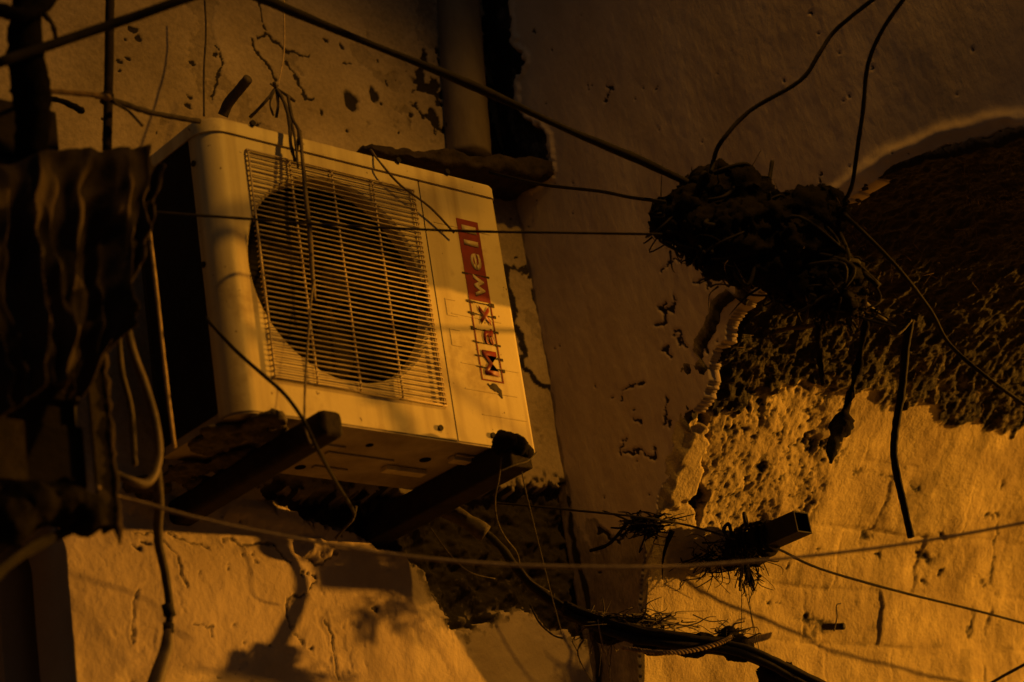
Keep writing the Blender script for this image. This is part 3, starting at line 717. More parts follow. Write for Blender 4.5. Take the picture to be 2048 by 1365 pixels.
cable('slack_rope', [(196, 975, 'y', 2.635), (222, 990, 'd', 3.34), (300, 1010, 'd', 3.35), (370, 1030, 'd', 3.35), (480, 1056, 'd', 3.35), (640, 1086, 'd', 3.35), (800, 1111, 'd', 3.35), (950, 1126, 'd', 3.35), (1100, 1133, 'd', 3.35), (1250, 1135, 'd', 3.35), (1400, 1131, 'd', 3.4), (1640, 1110, 'd', 3.45), (1850, 1082, 'd', 3.5), (2048, 1046, 'd', 3.5), (2120, 1032, 'd', 3.5), (2700, 920, 'd', 3.7), (3400, 760, 'd', 4.0)], .0030, CORD, 'pale slack rope sagging across the whole lower picture', 'rope', n=6)
cable('tied_wire', [(985, 1006, 'y', 3.15), (1060, 1012, 'y', 3.08), (1160, 1022, 'y', 3.0), (1290, 1036, 'y', 2.93), (1380, 1052, 'y', 2.92), (1470, 1079, 'y', 2.92)], .0024, CAB, 'thin twisted wire running from the right bracket to the square tube', 'wire', rough=.2)
cable('tied_wire', [(1505, 1080, 'y', 2.93), (1560, 1100, 'y', 2.93), (1640, 1138, 'y', 2.93), (1800, 1184, 'y', 2.92), (1930, 1216, 'y', 2.91), (2048, 1247, 'y', 2.9), (2500, 1370, 'y', 2.9), (3000, 1500, 'y', 2.95)], .0032, CAB, 'thin black wire leaving the square tube for the right edge', 'wire')
cable('corner_wire', [(1500, 1640, 'd', 4.0), (1900, 1420, 'd', 4.0), (1985, 1365, 'd', 4.0), (2048, 1330, 'd', 4.0), (2120, 1290, 'd', 4.0), (2600, 1020, 'd', 4.4)], .0032, CAB2, 'blurred brown wire crossing the bottom right corner', 'wire')
cable('sagging_cable', [(414, 636, 'y', 2.86), (424, 650, 'y', 2.82), (470, 700, 'y', 2.78), (520, 745, 'y', 2.75), (570, 790, 'y', 2.71), (608, 843, 'y', 2.68), (632, 893, 'y', 2.68), (668, 958, 'y', 2.78), (700, 1010, 'y', 2.9), (709, 1030, 'y', 2.95)], .0034, CAB, 'black cable drooping in front of the air conditioner and past the left bracket', rough=.1)
cable('loose_string', [(572, -30, 'y', 2.95), (568, 0, 'y', 2.95), (569, 60, 'y', 2.93), (567, 115, 'y', 2.9), (556, 172, 'y', 2.86)], .0016, CORD, 'pale string hanging from above to the dry stems on the air conditioner', 'string')
cable('faint_wire', [(408, -20, 'y', 3.14), (412, 60, 'y', 3.13), (408, 140, 'y', 3.1), (408, 232, 'y', 3.05)], .0022, CAB2, 'faint wire hanging straight down behind the corner of the lid', 'wire')
cable('brown_wire', [(742, 300, 'y', 2.85), (760, 325, 'y', 2.825), (800, 370, 'y', 2.825), (860, 415, 'y', 2.825), (908, 466, 'y', 2.83)], .0024, HOSE, 'thin brown wire lying across the top right of the air conditioner', 'wire')
# dry stems tied over the unit
st = MB()
Kn = (552, 176, 'y', 2.85)
for l, r in (([Kn, (530, 205, 'y', 2.86), (500, 235, 'y', 2.9)], .0034), ([Kn, (540, 205, 'y', 2.85), (547, 232, 'y', 2.86)], .0022), ([Kn, (556, 210, 'y', 2.84), (552, 236, 'y', 2.85)], .0028),
    ([Kn, (566, 200, 'y', 2.83), (577, 235, 'y', 2.82), (582, 290, 'y', 2.81), (590, 322, 'y', 2.80)], .0036), ([Kn, (575, 192, 'y', 2.84), (590, 203, 'y', 2.84)], .0030), ([(576, 192, 'y', 2.84), (584, 235, 'y', 2.82), (597, 262, 'y', 2.80), (594, 300, 'y', 2.81)], .0034),
    ([(582, 240, 'y', 2.82), (590, 280, 'y', 2.80), (596, 335, 'y', 2.79)], .0026), ([Kn, (548, 166, 'y', 2.84)], .004), ([Kn, (541, 168, 'y', 2.84)], .002)):
    st.tube(l, r, 7, .35, 5)
tag(st.build('twig_knot', CAB2, smooth=True), 'knot of dark dry stems hanging over the lid of the air conditioner', 'twigs')
cable('straw_stalk', [(600, 262, 'y', 2.80), (606, 330, 'y', 2.795), (612, 400, 'y', 2.79), (620, 470, 'y', 2.79), (624, 540, 'y', 2.79), (629, 600, 'y', 2.79)], lambda t: .0030 + .0016 * math.sin(t * 3), HOSE, 'dry straw stalk dangling in front of the fan grille', 'stalk', rough=.3)
cable('frayed_cord', [(628, 560, 'y', 2.785), (622, 600, 'y', 2.785), (616, 680, 'y', 2.78), (611, 760, 'y', 2.77), (609, 830, 'y', 2.72), (614, 870, 'y', 2.69), (626, 895, 'y', 2.68)], .0021, HOSE, 'thin frayed cord hanging from the straw stalk down to the left bracket', 'cord', rough=.4)
cable('bent_rod', [(712, 1012, 'y', 2.94), (706, 1038, 'y', 2.95), (688, 1058, 'y', 2.97), (671, 1078, 'y', 3.0)], .0026, CAB2, 'short bent rod end hooked under the air conditioner', 'rod')
cable('wood_stub', [(446, 232, 'y', 3.05), (458, 205, 'y', 3.03), (480, 178, 'y', 3.0), (496, 158, 'y', 2.97)], .0105, CAB2, 'short charred stick poking out of the wall behind the lid', 'stick', n=12, rough=.12)

# ================================================================== THE CLUMP
cl = empty('cable_clump', P((1500, 450, 'y', 2.38))); tag(cl, 'big black clump of tangled cable and soot hanging before the vault', 'cable clump')
bl = [blob(1372, 425, 'y', 2.44, (.050, .05, .042)), blob(1350, 450, 'y', 2.46, .036), blob(1432, 395, 'y', 2.41, .054), blob(1480, 400, 'y', 2.38, .056), blob(1405, 465, 'y', 2.42, .045), blob(1470, 470, 'y', 2.38, .066), blob(1545, 455, 'y', 2.34, .064),
      blob(1610, 450, 'y', 2.30, .058), blob(1560, 520, 'y', 2.34, .056), blob(1630, 520, 'y', 2.30, .055), blob(1500, 515, 'y', 2.38, .05), blob(1675, 560, 'y', 2.28, .042), blob(1672, 600, 'y', 2.28, .036), blob(1650, 430, 'y', 2.27, .04), blob(1600, 555, 'y', 2.32, .042), blob(1590, 500, 'y', 2.31, .06), blob(1640, 580, 'y', 2.29, .045), blob(1700, 600, 'y', 2.28, .03), blob(1440, 520, 'y', 2.40, .035)]
bl = [(c, tuple(q * 1.16 for q in (r_ if isinstance(r_, tuple) else (r_,) * 3))) for c, r_ in bl]
displaced('sooty_mass', bl, SOOT, .006, ((.016, 40), (.014, 110)), cl, 5)
random.seed(12)
cc = [b[0] for b in bl]
mb = MB()
for i in range(120):
    a = random.choice(cc); b = min([q for q in cc if (q - a).length > .05], key=lambda q: (q - a).length + random.random() * .15)
    mid = (a + b) / 2 + Vector([random.uniform(-.5, .5) for _ in range(3)]) * .14
    off = lambda: Vector([random.gauss(0, 1) for _ in range(3)]).normalized() * random.uniform(.050, .068)
    mb.tube([a + off(), mid + off() * .6, b + off()], random.uniform(.0015, .0048), 6, 0, 8)
mb.build('wound_wires', CAB, cl, smooth=True)
mb = MB()
for (a, b, y_), ln in (((1536, 380, 2.33), [(1540, 352), (1544, 324)]), ((1655, 400, 2.27), [(1668, 408), (1672, 425)]), ((1440, 550, 2.4), [(1452, 552), (1463, 570)])):
    mb.tube([(a, b, 'y', y_)] + [(c, d_, 'y', y_) for c, d_ in ln], .0042, 8, .4, 4); mb.build('wire_end', CAB, cl, smooth=True); mb = MB()

mb = MB()
for i in range(240):
    a = random.choice(cc[3:]) + Vector([random.gauss(0, 1) for _ in range(3)]).normalized() * random.uniform(.035, .05)
    d = Vector((random.uniform(-.3, .3), random.uniform(-.3, .3), random.uniform(-.8, .1))).normalized()
    L_ = random.uniform(.02, .06)
    mb.tube([a, a + d * L_ * .5 + Vector((random.uniform(-1, 1), 0, 0)) * .006, a + d * L_ + Vector((random.uniform(-1, 1), 0, -.5)) * .012], lambda t: .0008 * (1.1 - t), 4, 0, 3, caps=False)
mb.build('loose_fibre', DRY, cl)['kind'] = 'stuff'
mb = MB()
for i in range(260):
    a = random.choice(cc) + Vector([random.gauss(0, 1) for _ in range(3)]).normalized() * random.uniform(.04, .062)
    d = Vector([random.gauss(0, 1) for _ in range(3)]).normalized(); L_ = random.uniform(.02, .075)
    mb.tube([a, a + d * L_ * .5 + Vector([random.uniform(-1, 1) for _ in range(3)]) * .012, a + d * L_ + Vector([random.uniform(-1, 1) for _ in range(3)]) * .018 + Vector((0, 0, -.01))], lambda t, q=random.uniform(.0008, .0026): q * (1.2 - t), 5, .3, 4, caps=False)
mb.build('dark_fibre', SOOT, cl)['kind'] = 'stuff'

# hanging cords below the clump
def lumpy(name, pts, rfun, m, label, cat, seed, rough=.45, group=None):
    mb = MB(); mb.tube(pts, rfun, 12, rough, 12, seed=seed); return tag(mb.build(name, m, smooth=True), label, cat, group)
lumpy('black_rope', [(1730, 640, 'y', 2.42), (1722, 700, 'y', 2.45), (1708, 760, 'y', 2.48), (1698, 800, 'y', 2.5), (1685, 845, 'y', 2.5), (1668, 882, 'y', 2.5), (1662, 926, 'y', 2.5)], lambda t: .007 + .013 * math.exp(-((t - .72) / .12) ** 2) + .003 * math.sin(t * 30), SOOT, 'ragged black cord with a swollen lump hanging left of the long bent cord', 'rope', 2, group='cords hanging from the vault')
lumpy('black_rope', [(1822, 640, 'y', 2.40), (1812, 690, 'y', 2.42), (1804, 780, 'y', 2.45), (1792, 850, 'y', 2.47), (1788, 905, 'y', 2.48), (1796, 960, 'y', 2.48), (1810, 1020, 'y', 2.48), (1822, 1075, 'y', 2.48)], lambda t: .0088 - .0015 * t, CAB, 'long bent black cord hanging lowest over the lit masonry', 'rope', 4, .18, 'cords hanging from the vault')
lumpy('black_rope', [(1630, 600, 'y', 2.40), (1636, 660, 'y', 2.45), (1640, 720, 'y', 2.5), (1646, 770, 'y', 2.5)], lambda t: .008 - .003 * t, SOOT, 'short frayed black cord dropping from the underside of the clump', 'rope', 6, .5, 'cords hanging from the vault')
cable('diagonal_cable', [(1690, 430, 'y', 2.20), (1790, 530, 'y', 2.18), (1860, 620, 'y', 2.2), (1900, 690, 'y', 2.22), (1980, 760, 'y', 2.2), (2080, 830, 'y', 2.2)], .004, CAB, 'black cable slanting down to the right under the vault', rough=.2)
cable('arched_root', [(1500, 690, 'y', 2.76), (1560, 662, 'y', 2.66), (1640, 650, 'y', 2.55), (1700, 645, 'y', 2.45), (1760, 625, 'y', 2.4)], lambda t: .004 + .002 * t, CAB2, 'dark dry root arching out of the masonry below the clump', 'root', rough=.4)
cable('dry_branch', [(1695, 560, 'y', 2.30), (1725, 600, 'y', 2.34), (1770, 640, 'y', 2.38), (1792, 668, 'y', 2.38), (1822, 640, 'y', 2.36)], .0040, CAB2, 'forked dark twig joining the clump to the hanging cords', 'twig', rough=.4)
# fibres under the vault
random.seed(21)
mb = MB()
for i in range(5200):
    U = random.uniform(3.36, 5.0); s_ = random.uniform(np.interp(U, [q[0] for q in dark_line], [q[1] for q in dark_line]) + .03, ss[-1] - .02)
    if mnoise.noise(Vector((U * 9, s_ * 9, 3))) < random.uniform(-.25, .35): continue
    y = float(np.interp(s_, ss, py_)); z = float(np.interp(s_, ss, pz_)) + EYE; nn = Vector((0, float(np.interp(s_, ss, ny_)), float(np.interp(s_, ss, nz_))))
    p = Vector((U, y, z)) + nn * random.uniform(-.004, .018)
    d = (Vector((random.gauss(-.6, .6), random.gauss(-.4, .5), random.gauss(-.5, .4)))).normalized(); L_ = random.uniform(.010, .045)
    sd = d.cross(nn + Vector((.1, 0, 0))).normalized() * random.uniform(.0004, .0011)
    q = p + d * L_ * .55 + nn * .004; e = p + d * L_ + Vector((0, 0, -.006))
    mb.add([p - sd, p + sd, q + sd * .7, q - sd * .7, e], [(0, 1, 2, 3), (3, 2, 4)])
o = mb.build('hanging_fibre', DRY, mm); o['kind'] = 'stuff'

# ================================================================== SQUARE TUBE WITH TIED TWINE
tx, tz = 3.56, EYE + 1.297
sq = empty('square_tube', (tx, 3.05, tz)); tag(sq, 'square hollow steel tube sticking out of the lit masonry', 'tube')
mb = MB(); hw = .024; tk = .003; ya, yb_ = 2.808, 3.12
mb.box(tx - hw, tx + hw, ya, yb_, tz + hw - tk, tz + hw); mb.box(tx - hw, tx + hw, ya, yb_, tz - hw, tz - hw + tk); mb.box(tx - hw, tx - hw + tk, ya, yb_, tz - hw + tk, tz + hw - tk); mb.box(tx + hw - tk, tx + hw, ya, yb_, tz - hw + tk, tz + hw - tk)
mb.box(tx - hw + tk, tx + hw - tk, 2.95, 2.96, tz - hw + tk, tz + hw - tk)
mb.build('tube_wall', STEEL, sq)
def tangle(name, c, size, n, r, m, seed, parent=None, down=0.0, length=1.0, lab=None, cat=None):
    random.seed(seed); mb = MB(); c = P(c)
    for i in range(n):
        a = c + Vector([random.gauss(0, .5) * s for s in size])
        d = Vector([random.gauss(0, 1) * s for s in size]) * length + Vector((0, 0, -down * random.random()))
        pts = [a, a + d * .35 + Vector([random.gauss(0, .25) * s for s in size]), a + d * .7 + Vector([random.gauss(0, .3) * s for s in size]), a + d]
        mb.tube(pts, lambda t, rr=r * random.uniform(.5, 1.4): rr * (1.15 - .8 * t), 5, 0, 4, caps=False)
    o = mb.build(name, m, smooth=True)
    if parent is not None: under(o, parent)
    if lab: tag(o, lab, cat)
    return o
tw = empty('twine_bundle', P((1455, 1100, 'y', 2.98))); tag(tw, 'dark frayed twine wound round the root of the square tube', 'twine')
mb = MB(); random.seed(31)
for i in range(16):
    y = 2.90 + .012 * i + random.uniform(-.004, .004); rr = hw + random.uniform(.003, .010) + .006 * math.sin(i * .4)
    pts = [Vector((tx + rr * 1.15 * math.cos(a) * min(1, 1.2), y + .010 * a / 6.28 + random.uniform(-.003, .003), tz + rr * 1.15 * math.sin(a))) for a in [k * math.pi / 4 for k in range(9)]]
    mb.tube(pts, random.uniform(.003, .006), 6, .3, 4)
mb.build('winding', SOOT, tw, smooth=True)
tangle('loose_strand', (1425, 1120, 'y', 2.99), (.05, .03, .030), 70, .0016, SOOT, 32, tw, .02)
tangle('loose_strand', (1490, 1125, 'y', 2.92), (.025, .03, .024), 46, .0016, SOOT, 33, tw, .05)
mb = MB(); random.seed(34)
for i in range(26):
    s = random.choice((0, 1)); a = (1484 + s * 8 + random.uniform(-4, 4), 1118 + random.uniform(0, 12), 'y', 2.90)
    e_ = (1476 + s * 26 + random.uniform(-8, 8), 1165 + random.uniform(-15, 22), 'y', 2.90)
    mb.tube([a, ((a[0] + e_[0]) / 2 + random.uniform(-3, 3), (a[1] + e_[1]) / 2, 'y', 2.90), e_], random.uniform(.0008, .0022), 5, 0, 4)
mb.build('tassel', SOOT, tw, smooth=True)
# ring on the tube
mb = MB(); c_ = P((1491, 1041, 'y', 2.90)); rg = .0135
mb.tube([c_ + Vector((rg * math.cos(a) * .8, rg * .5 * math.cos(a), rg * 1.15 * math.sin(a))) for a in [k * math.pi / 8 for k in range(17)]], .0042, 8, .25, 2)
tag(mb.build('wire_ring', CAB, smooth=True), 'small black ring standing on top of the square tube', 'ring')
mb = MB(); c_ = P((1455, 1058, 'y', 2.95)); mb.tube([P((1458, 1085, 'y', 2.95)), P((1448, 1060, 'y', 2.95)), P((1456, 1048, 'y', 2.95)), P((1462, 1062, 'y', 2.95)), P((1466, 1085, 'y', 2.95))], .0042, 8, .4, 5)
tag(mb.build('wire_loop', SOOT, smooth=True), 'frayed dark loop behind the ring at the root of the square tube', 'wire')
for k, l in enumerate(([(1484, 1160, 'y', 2.90), (1483, 1220, 'y', 2.91), (1482, 1290, 'y', 2.92)], [(1485, 1160, 'y', 2.90), (1500, 1220, 'y', 2.90), (1521, 1312, 'y', 2.90)], [(1497, 1172, 'y', 2.90), (1502, 1230, 'y', 2.91), (1512, 1290, 'y', 2.92)])):
    cable('thread', l, .0009, CAB2, ('straight thin thread falling from the tassel, leftmost of three', 'slanting thin thread from the tassel reaching furthest right of three', 'short thin thread between the other two under the tassel')[k], 'thread', 'threads under the tassel', n=5)
# tangle on the broken corner
tg = tangle('corner_tangle', (1290, 1050, 'y', 2.98), (.034, .03, .014), 90, .0024, SOOT, 41, None, .01, 1.0, 'black tangle of fibre caught on the broken wall corner', 'tangle')
cable('corner_strand', [(1345, 1062, 'y', 2.95), (1335, 1085, 'y', 2.97), (1326, 1120, 'y', 3.0), (1325, 1160, 'y', 3.02)], lambda t: .006 * (1.1 - t), SOOT, 'tapering black strand hanging down the lit corner', 'strand', rough=.3)
cable('trailing_strand', [(1255, 1045, 'y', 3.0), (1236, 1070, 'y', 3.05), (1215, 1090, 'y', 3.08), (1180, 1102, 'y', 3.12)], .004, SOOT, 'thick dark strand trailing left from the corner tangle', 'strand', rough=.4)
# small stub of pipe in a hole
sb = MB(); sb.tube([(1648, 1254, 'y', 3.04), (1668, 1254, 'y', 3.005), (1687, 1253, 'y', 2.975)], .0078, 14, .05, 3); 
tag(sb.build('pipe_stub', STEEL, smooth=True), 'short dark pipe stub poking from a hole in the lit masonry', 'pipe')
cable('bent_nail', [(1668, 1262, 'y', 2.98), (1674, 1235, 'y', 2.98), (1673, 1212, 'y', 2.98), (1682, 1207, 'y', 2.98)], .0016, CAB2, 'thin bent nail rising beside the pipe stub', 'nail')

# ================================================================== BUNDLE AT THE BOTTOM
bb = empty('cable_bundle', P((1400, 1290, 'y', 2.85))); tag(bb, 'thick sooty bundle of cables slanting out of the bottom edge', 'cable bundle')
mb = MB(); random.seed(51)
path = [(1130, 1215, 2.98), (1190, 1238, 2.95), (1270, 1262, 2.90), (1360, 1275, 2.86), (1450, 1288, 2.83), (1520, 1312, 2.80), (1600, 1352, 2.78), (1700, 1400, 2.75)]
for i in range(16):
    ox, oy, od = random.uniform(-6, 6), random.uniform(-17, 17), random.uniform(-.03, .03); ph = random.random() * 6
    mb.tube([(a + ox, b + oy * (.8 + .3 * math.sin(k * 1.1 + ph)), 'y', d_ + od) for k, (a, b, d_) in enumerate(path)], random.uniform(.004, .0115), 9, .25, 6, seed=i)
mb.build('bundled_cable', CAB, bb, smooth=True)
displaced('soot_cake', [blob(1230, 1262, 'y', 2.93, (.045, .04, .022)), blob(1310, 1285, 'y', 2.89, (.05, .04, .022)), blob(1395, 1290, 'y', 2.86, (.05, .04, .020)), blob(1475, 1300, 'y', 2.83, (.04, .03, .024)), blob(1452, 1272, 'y', 2.84, .018), blob(1560, 1345, 'y', 2.8, (.05, .03, .024))], SOOT, .005, ((.014, 45), (.006, 120)), bb, 9)
tangle('loose_strand', (1290, 1245, 'y', 2.92), (.09, .03, .018), 90, .0016, CAB2, 52, bb, .01)
tangle('loose_strand', (1460, 1275, 'y', 2.84), (.03, .03, .022), 46, .0018, CAB2, 53, bb, .01)
tangle('loose_strand', (1195, 1250, 'y', 2.96), (.04, .03, .035), 46, .0014, CAB2, 54, bb, .06)
mb = MB()
base_ = spline([P(p) for p in [(1245, 1296, 'y', 2.86), (1290, 1303, 'y', 2.84), (1340, 1306, 'y', 2.82), (1390, 1300, 'y', 2.81), (1440, 1286, 'y', 2.80), (1462, 1275, 'y', 2.80)]], 26)
for s in range(3):
    mb.tube([p + Vector((0, math.cos(i * .55 + s * 2.094), math.sin(i * .55 + s * 2.094))) * .0028 for i, p in enumerate(base_)], .0026, 6, 0, 1)
tag(mb.build('twisted_rope', ROPE, smooth=True), 'short length of twisted brown rope lying on the cable bundle', 'rope')
cable('pale_fibre', [(1195, 1235, 'y', 2.92), (1202, 1275, 'y', 2.9), (1212, 1320, 'y', 2.9), (1222, 1375, 'y', 2.9)], .0014, ROPE, 'pale wisp hanging from the left of the cable bundle', 'fibre')

# wires and stems under the right bracket
cable('pipe_lagging', [(885, 1015, 'y', 3.10), (930, 1040, 'y', 3.08), (972, 1068, 'y', 3.06)], lambda t: .017 + .002 * math.sin(t * 9), CAB2, 'short thick pipe lagging sticking out under the right bracket', 'pipe', n=14, rough=.12)  # end of an insulated pipe
cable('black_hose', [(965, 1060, 'y', 3.07), (1000, 1092, 'y', 3.06), (1035, 1140, 'y', 3.05), (1080, 1185, 'y', 3.02), (1140, 1225, 'y', 2.98), (1200, 1250, 'y', 2.95)], lambda t: .0075 + .004 * t, CAB, 'black hose curving from the pipe lagging to the cable bundle', 'hose', rough=.2)
cable('withered_twig', [(1003, 915, 'y', 2.80), (998, 955, 'y', 2.82), (990, 1000, 'y', 2.85), (994, 1040, 'y', 2.88), (1010, 1075, 'y', 2.9), (1033, 1105, 'y', 2.92), (1040, 1130, 'y', 2.93), (1060, 1160, 'y', 2.93), (1098, 1184, 'y', 2.93)], .0017, CAB2, 'thin pale stem trailing below the knotted rag', 'twig', rough=.4)
cable('withered_twig', [(1040, 925, 'y', 2.80), (1052, 985, 'y', 2.83), (1075, 1080, 'y', 2.86), (1100, 1180, 'y', 2.88), (1124, 1270, 'y', 2.9)], .0012, CAB2, 'long straight thin stem falling right of the other below the rag', 'twig')
cable('withered_twig', [(1003, 942, 'y', 2.80), (1030, 930, 'y', 2.79), (1056, 922, 'y', 2.79), (1073, 905, 'y', 2.80)], .0016, CAB2, 'short pale stem crossing under the corner of the air conditioner', 'stem')
cable('limp_wire', [(860, 1055, 'y', 3.08), (900, 1110, 'y', 3.06), (940, 1145, 'y', 3.05), (990, 1158, 'y', 3.05)], .0013, CAB2, 'limp thin wire on the soot stained wall', 'wire')
cable('limp_wire', [(1060, 1210, 'y', 3.0), (1078, 1245, 'y', 2.98), (1105, 1270, 'y', 2.97), (1125, 1277, 'y', 2.97)], .0018, CAB, 'short curled wire at the end of the soot stain', 'wire')

# ================================================================== LEFT SIDE
# pole
mb = MB(); p0 = P((218, -60, 'y', 2.80)); p1 = P((216, 300, 'y', 2.80))
p0.x = p1.x = (p0.x + p1.x) / 2
mb = MB(); mb.tube([(221, -60, 'y', 2.80), (219, 60, 'y', 2.80), (217, 180, 'y', 2.80), (214, 300, 'y', 2.80)], .0085, 12, .06, 8)
mb.tube([(214, 190, 'y', 2.80), (214, 204, 'y', 2.80)], .0125, 12, .15, 3)
tag(mb.build('metal_pole', RUST, smooth=True), 'thin rusty upright pole rising behind the tarpaulin', 'pole')
# tarpaulin over a box
random.seed(61)
tp = [(-80, 300), (20, 286), (90, 272), (170, 262), (250, 254), (300, 258), (322, 300), (316, 330)]
def tarp(name, outline_top, outline_bot, yd, m, label, folds, amp, seed, cat='tarpaulin'):
    nu, nv = 170, 180; mb = MB()
    for j in range(nv):
        v = j / (nv - 1)
        for i in range(nu):
            u = i / (nu - 1)
            x_t = np.interp(u, np.linspace(0, 1, len(outline_top)), [p[0] for p in outline_top]); y_t = np.interp(u, np.linspace(0, 1, len(outline_top)), [p[1] for p in outline_top])
            x_b = np.interp(u, np.linspace(0, 1, len(outline_bot)), [p[0] for p in outline_bot]); y_b = np.interp(u, np.linspace(0, 1, len(outline_bot)), [p[1] for p in outline_bot])
            px, py = x_t + (x_b - x_t) * v, y_t + (y_b - y_t) * v
            w = u * folds + v * 1.2 + .9 * mnoise.noise(Vector((u * 2, v * 1.4, seed)))
            fold = 1 - min(1, abs(mnoise.noise(Vector((u * 4.5 - v * 1.2, v * .8, seed))) * 3.0)); fold = .7 * fold ** 1.5 + .3 * (1 - min(1, abs(mnoise.noise(Vector((u * 10 - v * 2.4, v * 1.3, seed + 9))) * 3)))
            dep = yd - amp * fold * (.3 + v) + .03 * mnoise.noise(Vector((u * 5, v * 3, seed + 5))) + .018 * mnoise.noise(Vector((u * 14, v * 9, seed)))
            if v < .08: dep += (.08 - v) * 1.6
            q = at(px, py, y=yd); q = q + Vector((0, dep - yd, 0)) + Vector((.010 * mnoise.noise(Vector((u * 8, v * 8, 2 + seed))), 0, .010 * mnoise.noise(Vector((u * 8, v * 8, 7 + seed)))))
            mb.v.append(tuple(q))
    for j in range(nv - 1):
        for i in range(nu - 1): mb.f.append((j * nu + i, j * nu + i + 1, (j + 1) * nu + i + 1, (j + 1) * nu + i))
    o = mb.build(name, m, smooth=True); s_ = o.modifiers.new('s', 'SOLIDIFY'); s_.thickness = .003
    return tag(o, label, cat)
tarp('tarpaulin', tp, [(-120, 900), (-60, 880), (0, 830), (60, 800), (110, 790), (160, 800), (210, 700), (225, 640)], 2.60, TARP, 'crumpled brown tarpaulin draped over the crate at the left edge', 4.0, .07, 3)
mb = MB(); q0 = P((-60, 700, 'y', 2.75)); q1 = P((300, 300, 'y', 2.75))
mb = MB(); c0 = P((300, 265, 'y', 2.66)); xr_ = P((150, 640, 'y', 2.66)).x
mb.box(xr_ - .75, xr_, 2.68, 2.98, P((225, 1000, 'y', 2.66)).z, P((290, 285, 'y', 2.66)).z)
for k in range(5):
    zz = P((225, 1000, 'y', 2.66)).z + .02 + k * .14; mb.box(xr_ - .75, xr_ + .006, 2.672, 2.69, zz, zz + .10)
tag(mb.build('crate', RUST, bevel=.003), 'dark slatted crate under the tarpaulin', 'crate')
# angle-iron upright
ups = empty('iron_upright', P((190, 1055, 'y', 2.64))); tag(ups, 'dirty angle iron upright running down in front of the crate', 'post')
u0 = P((200, 540, 'y', 2.64)); u1 = P((200, 1050, 'y', 2.64)); ux = (u0.x + u1.x) / 2
mb = MB(); mb.box(ux - .020, ux + .012, 2.64, 2.646, u1.z, u0.z + .12); mb.box(ux + .006, ux + .012, 2.646, 2.68, u1.z, u0.z + .12); mb.build('iron_web', RUST, ups, bevel=.002)
displaced('dirt_crust', [(Vector((ux + .012, 2.64, u1.z + (u0.z - u1.z) * t)), (.006, .006, .03 + .02 * math.sin(t * 40))) for t in [k / 11 for k in range(14)]], TARP, .003, ((.005, 90),), ups, 4)
# rods and conduits
grp = 'conduits hanging beside the upright'
for k, (xa, xb, ya_, yb2, r, lab) in enumerate(((75, 82, 640, 1010, .009, 'dark upright conduit farthest left below the tarpaulin'), (112, 118, 640, 1010, .006, 'thin dark upright conduit in the middle of three below the tarpaulin'), (146, 140, 620, 1020, .008, 'dark upright conduit right beside the iron upright'))):
    cable('conduit', [(xa, ya_, 'y', 2.72), ((xa + xb) / 2, (ya_ + yb2) / 2, 'y', 2.72), (xb, yb2, 'y', 2.72)], r, STEEL, lab, 'conduit', grp)
cable('bright_rod', [(289, 395, 'y', 2.84), (300, 470, 'y', 2.84), (315, 600, 'y', 2.84), (330, 740, 'y', 2.84), (349, 895, 'y', 2.84)], .0034, CORD, 'thin pale upright rod beside the dark side of the air conditioner', 'rod')
hose = cable('bent_hose', [(250, 610, 'y', 2.74), (262, 690, 'y', 2.73), (290, 770, 'y', 2.72), (310, 840, 'y', 2.71), (318, 905, 'y', 2.71), (308, 950, 'y', 2.71), (290, 968, 'y', 2.71), (262, 962, 'y', 2.71), (232, 950, 'y', 2.72), (208, 940, 'y', 2.73)], .0068, HOSE, 'pale bent hose making a hook beside the iron upright', 'hose', n=12, rough=.08)
cable('thin_hose', [(236, 640, 'y', 2.78), (243, 740, 'y', 2.78), (262, 820, 'y', 2.78), (270, 930, 'y', 2.78)], .005, CAB2, 'thin brown hose hanging behind the pale bent hose', 'hose')
th = empty('coupled_hose', P((330, 1230, 'y', 2.98))); tag(th, 'brown hose with a metal coupling hanging down the lit wall', 'hose')
mb = MB(); mb.tube([(312, 935, 'y', 2.80), (318, 1000, 'y', 2.85), (316, 1050, 'y', 2.90), (318, 1090, 'y', 2.93), (331, 1150, 'y', 2.96), (340, 1215, 'y', 2.98)], lambda t: .0085 - .001 * t, 12, .08, 6)
mb.build('upper_hose', CAB2, th, smooth=True)
mb = MB(); mb.tube([(337, 1208, 'y', 2.98), (339, 1232, 'y', 2.98)], .0105, 12, .35, 5); mb.tube([(338, 1248, 'y', 2.98), (336, 1268, 'y', 2.98)], .0100, 12, .35, 5); mb.tube([(339, 1230, 'y', 2.98), (338, 1250, 'y', 2.98)], .0065, 10, .2, 3); mb.build('coupling', STEEL, th, smooth=True)
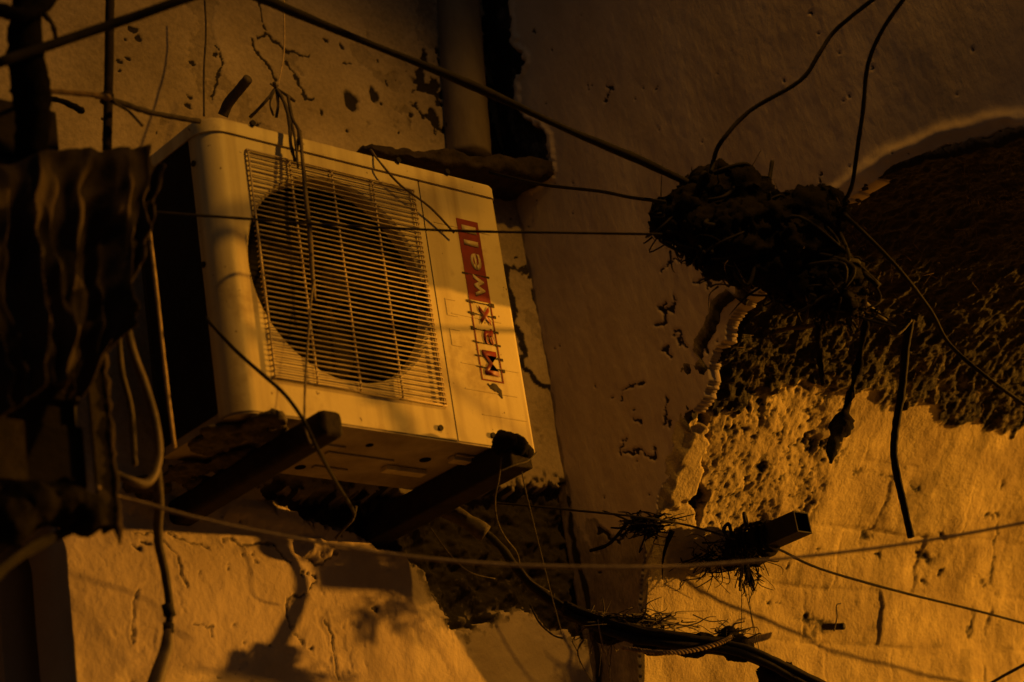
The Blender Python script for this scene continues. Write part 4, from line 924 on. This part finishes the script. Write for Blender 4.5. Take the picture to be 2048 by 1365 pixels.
mb = MB(); mb.tube([(337, 1262, 'y', 2.98), (332, 1300, 'y', 2.98), (318, 1345, 'y', 2.98), (300, 1400, 'y', 2.98)], lambda t: .009 + .007 * t, 14, .06, 6); mb.build('lower_hose', HOSE, th, smooth=True)
lb = empty('sooty_bundle', P((120, 1020, 'y', 2.66))); tag(lb, 'sooty bundle of cables tied at the foot of the iron upright', 'cable bundle')
displaced('soot_cake', [blob(60, 1010, 'y', 2.66, (.05, .04, .035)), blob(120, 1005, 'y', 2.66, (.05, .04, .035)), blob(175, 1030, 'y', 2.66, (.03, .03, .03)), blob(10, 1040, 'y', 2.66, (.05, .04, .035))], SOOT, .005, ((.012, 50),), lb, 2)
mb = MB()
for k in range(7): mb.tube([(200 - k * 6, 1030 + k * 4, 'y', 2.67), (130 - k * 8, 1058 + k * 6, 'y', 2.67), (60 - k * 9, 1090 + k * 9, 'y', 2.66), (-20 - k * 8, 1150 + k * 14, 'y', 2.64)], .0035 + .001 * (k % 3), 7, .15, 5)
mb.build('bundled_cable', CAB, lb, smooth=True)
# dark upright strap at far left and twigs in the corner
cable('hanging_drape', [(60, -40, 'y', 2.56), (50, 60, 'y', 2.56), (58, 150, 'y', 2.56), (66, 230, 'y', 2.58), (60, 310, 'y', 2.60)], lambda t: .020 + .010 * math.sin(t * 3), SOOT, 'thick black hanging wrap at the far left edge', 'cable', n=16, rough=.2)
cable('dark_strand', [(-20, 10, 'y', 2.5), (40, 30, 'y', 2.5), (80, 15, 'y', 2.52), (115, -20, 'y', 2.55)], lambda t: .012, SOOT, 'sooty strand looping through the top left corner', 'strand', rough=.5)
cable('dry_branch', [(78, 5, 'y', 2.62), (90, 28, 'y', 2.62), (105, 48, 'y', 2.62), (112, 76, 'y', 2.64)], lambda t: .0055 - .002 * t, CAB2, 'short crooked twig pointing down in the top left corner', 'twig', rough=.5)
cable('dark_strand', [(95, 196, 'y', 2.95), (130, 205, 'y', 2.95), (165, 222, 'y', 2.97)], lambda t: .004 + .003 * t, SOOT, 'short sooty strand below the dry twig', 'strand', rough=.5)
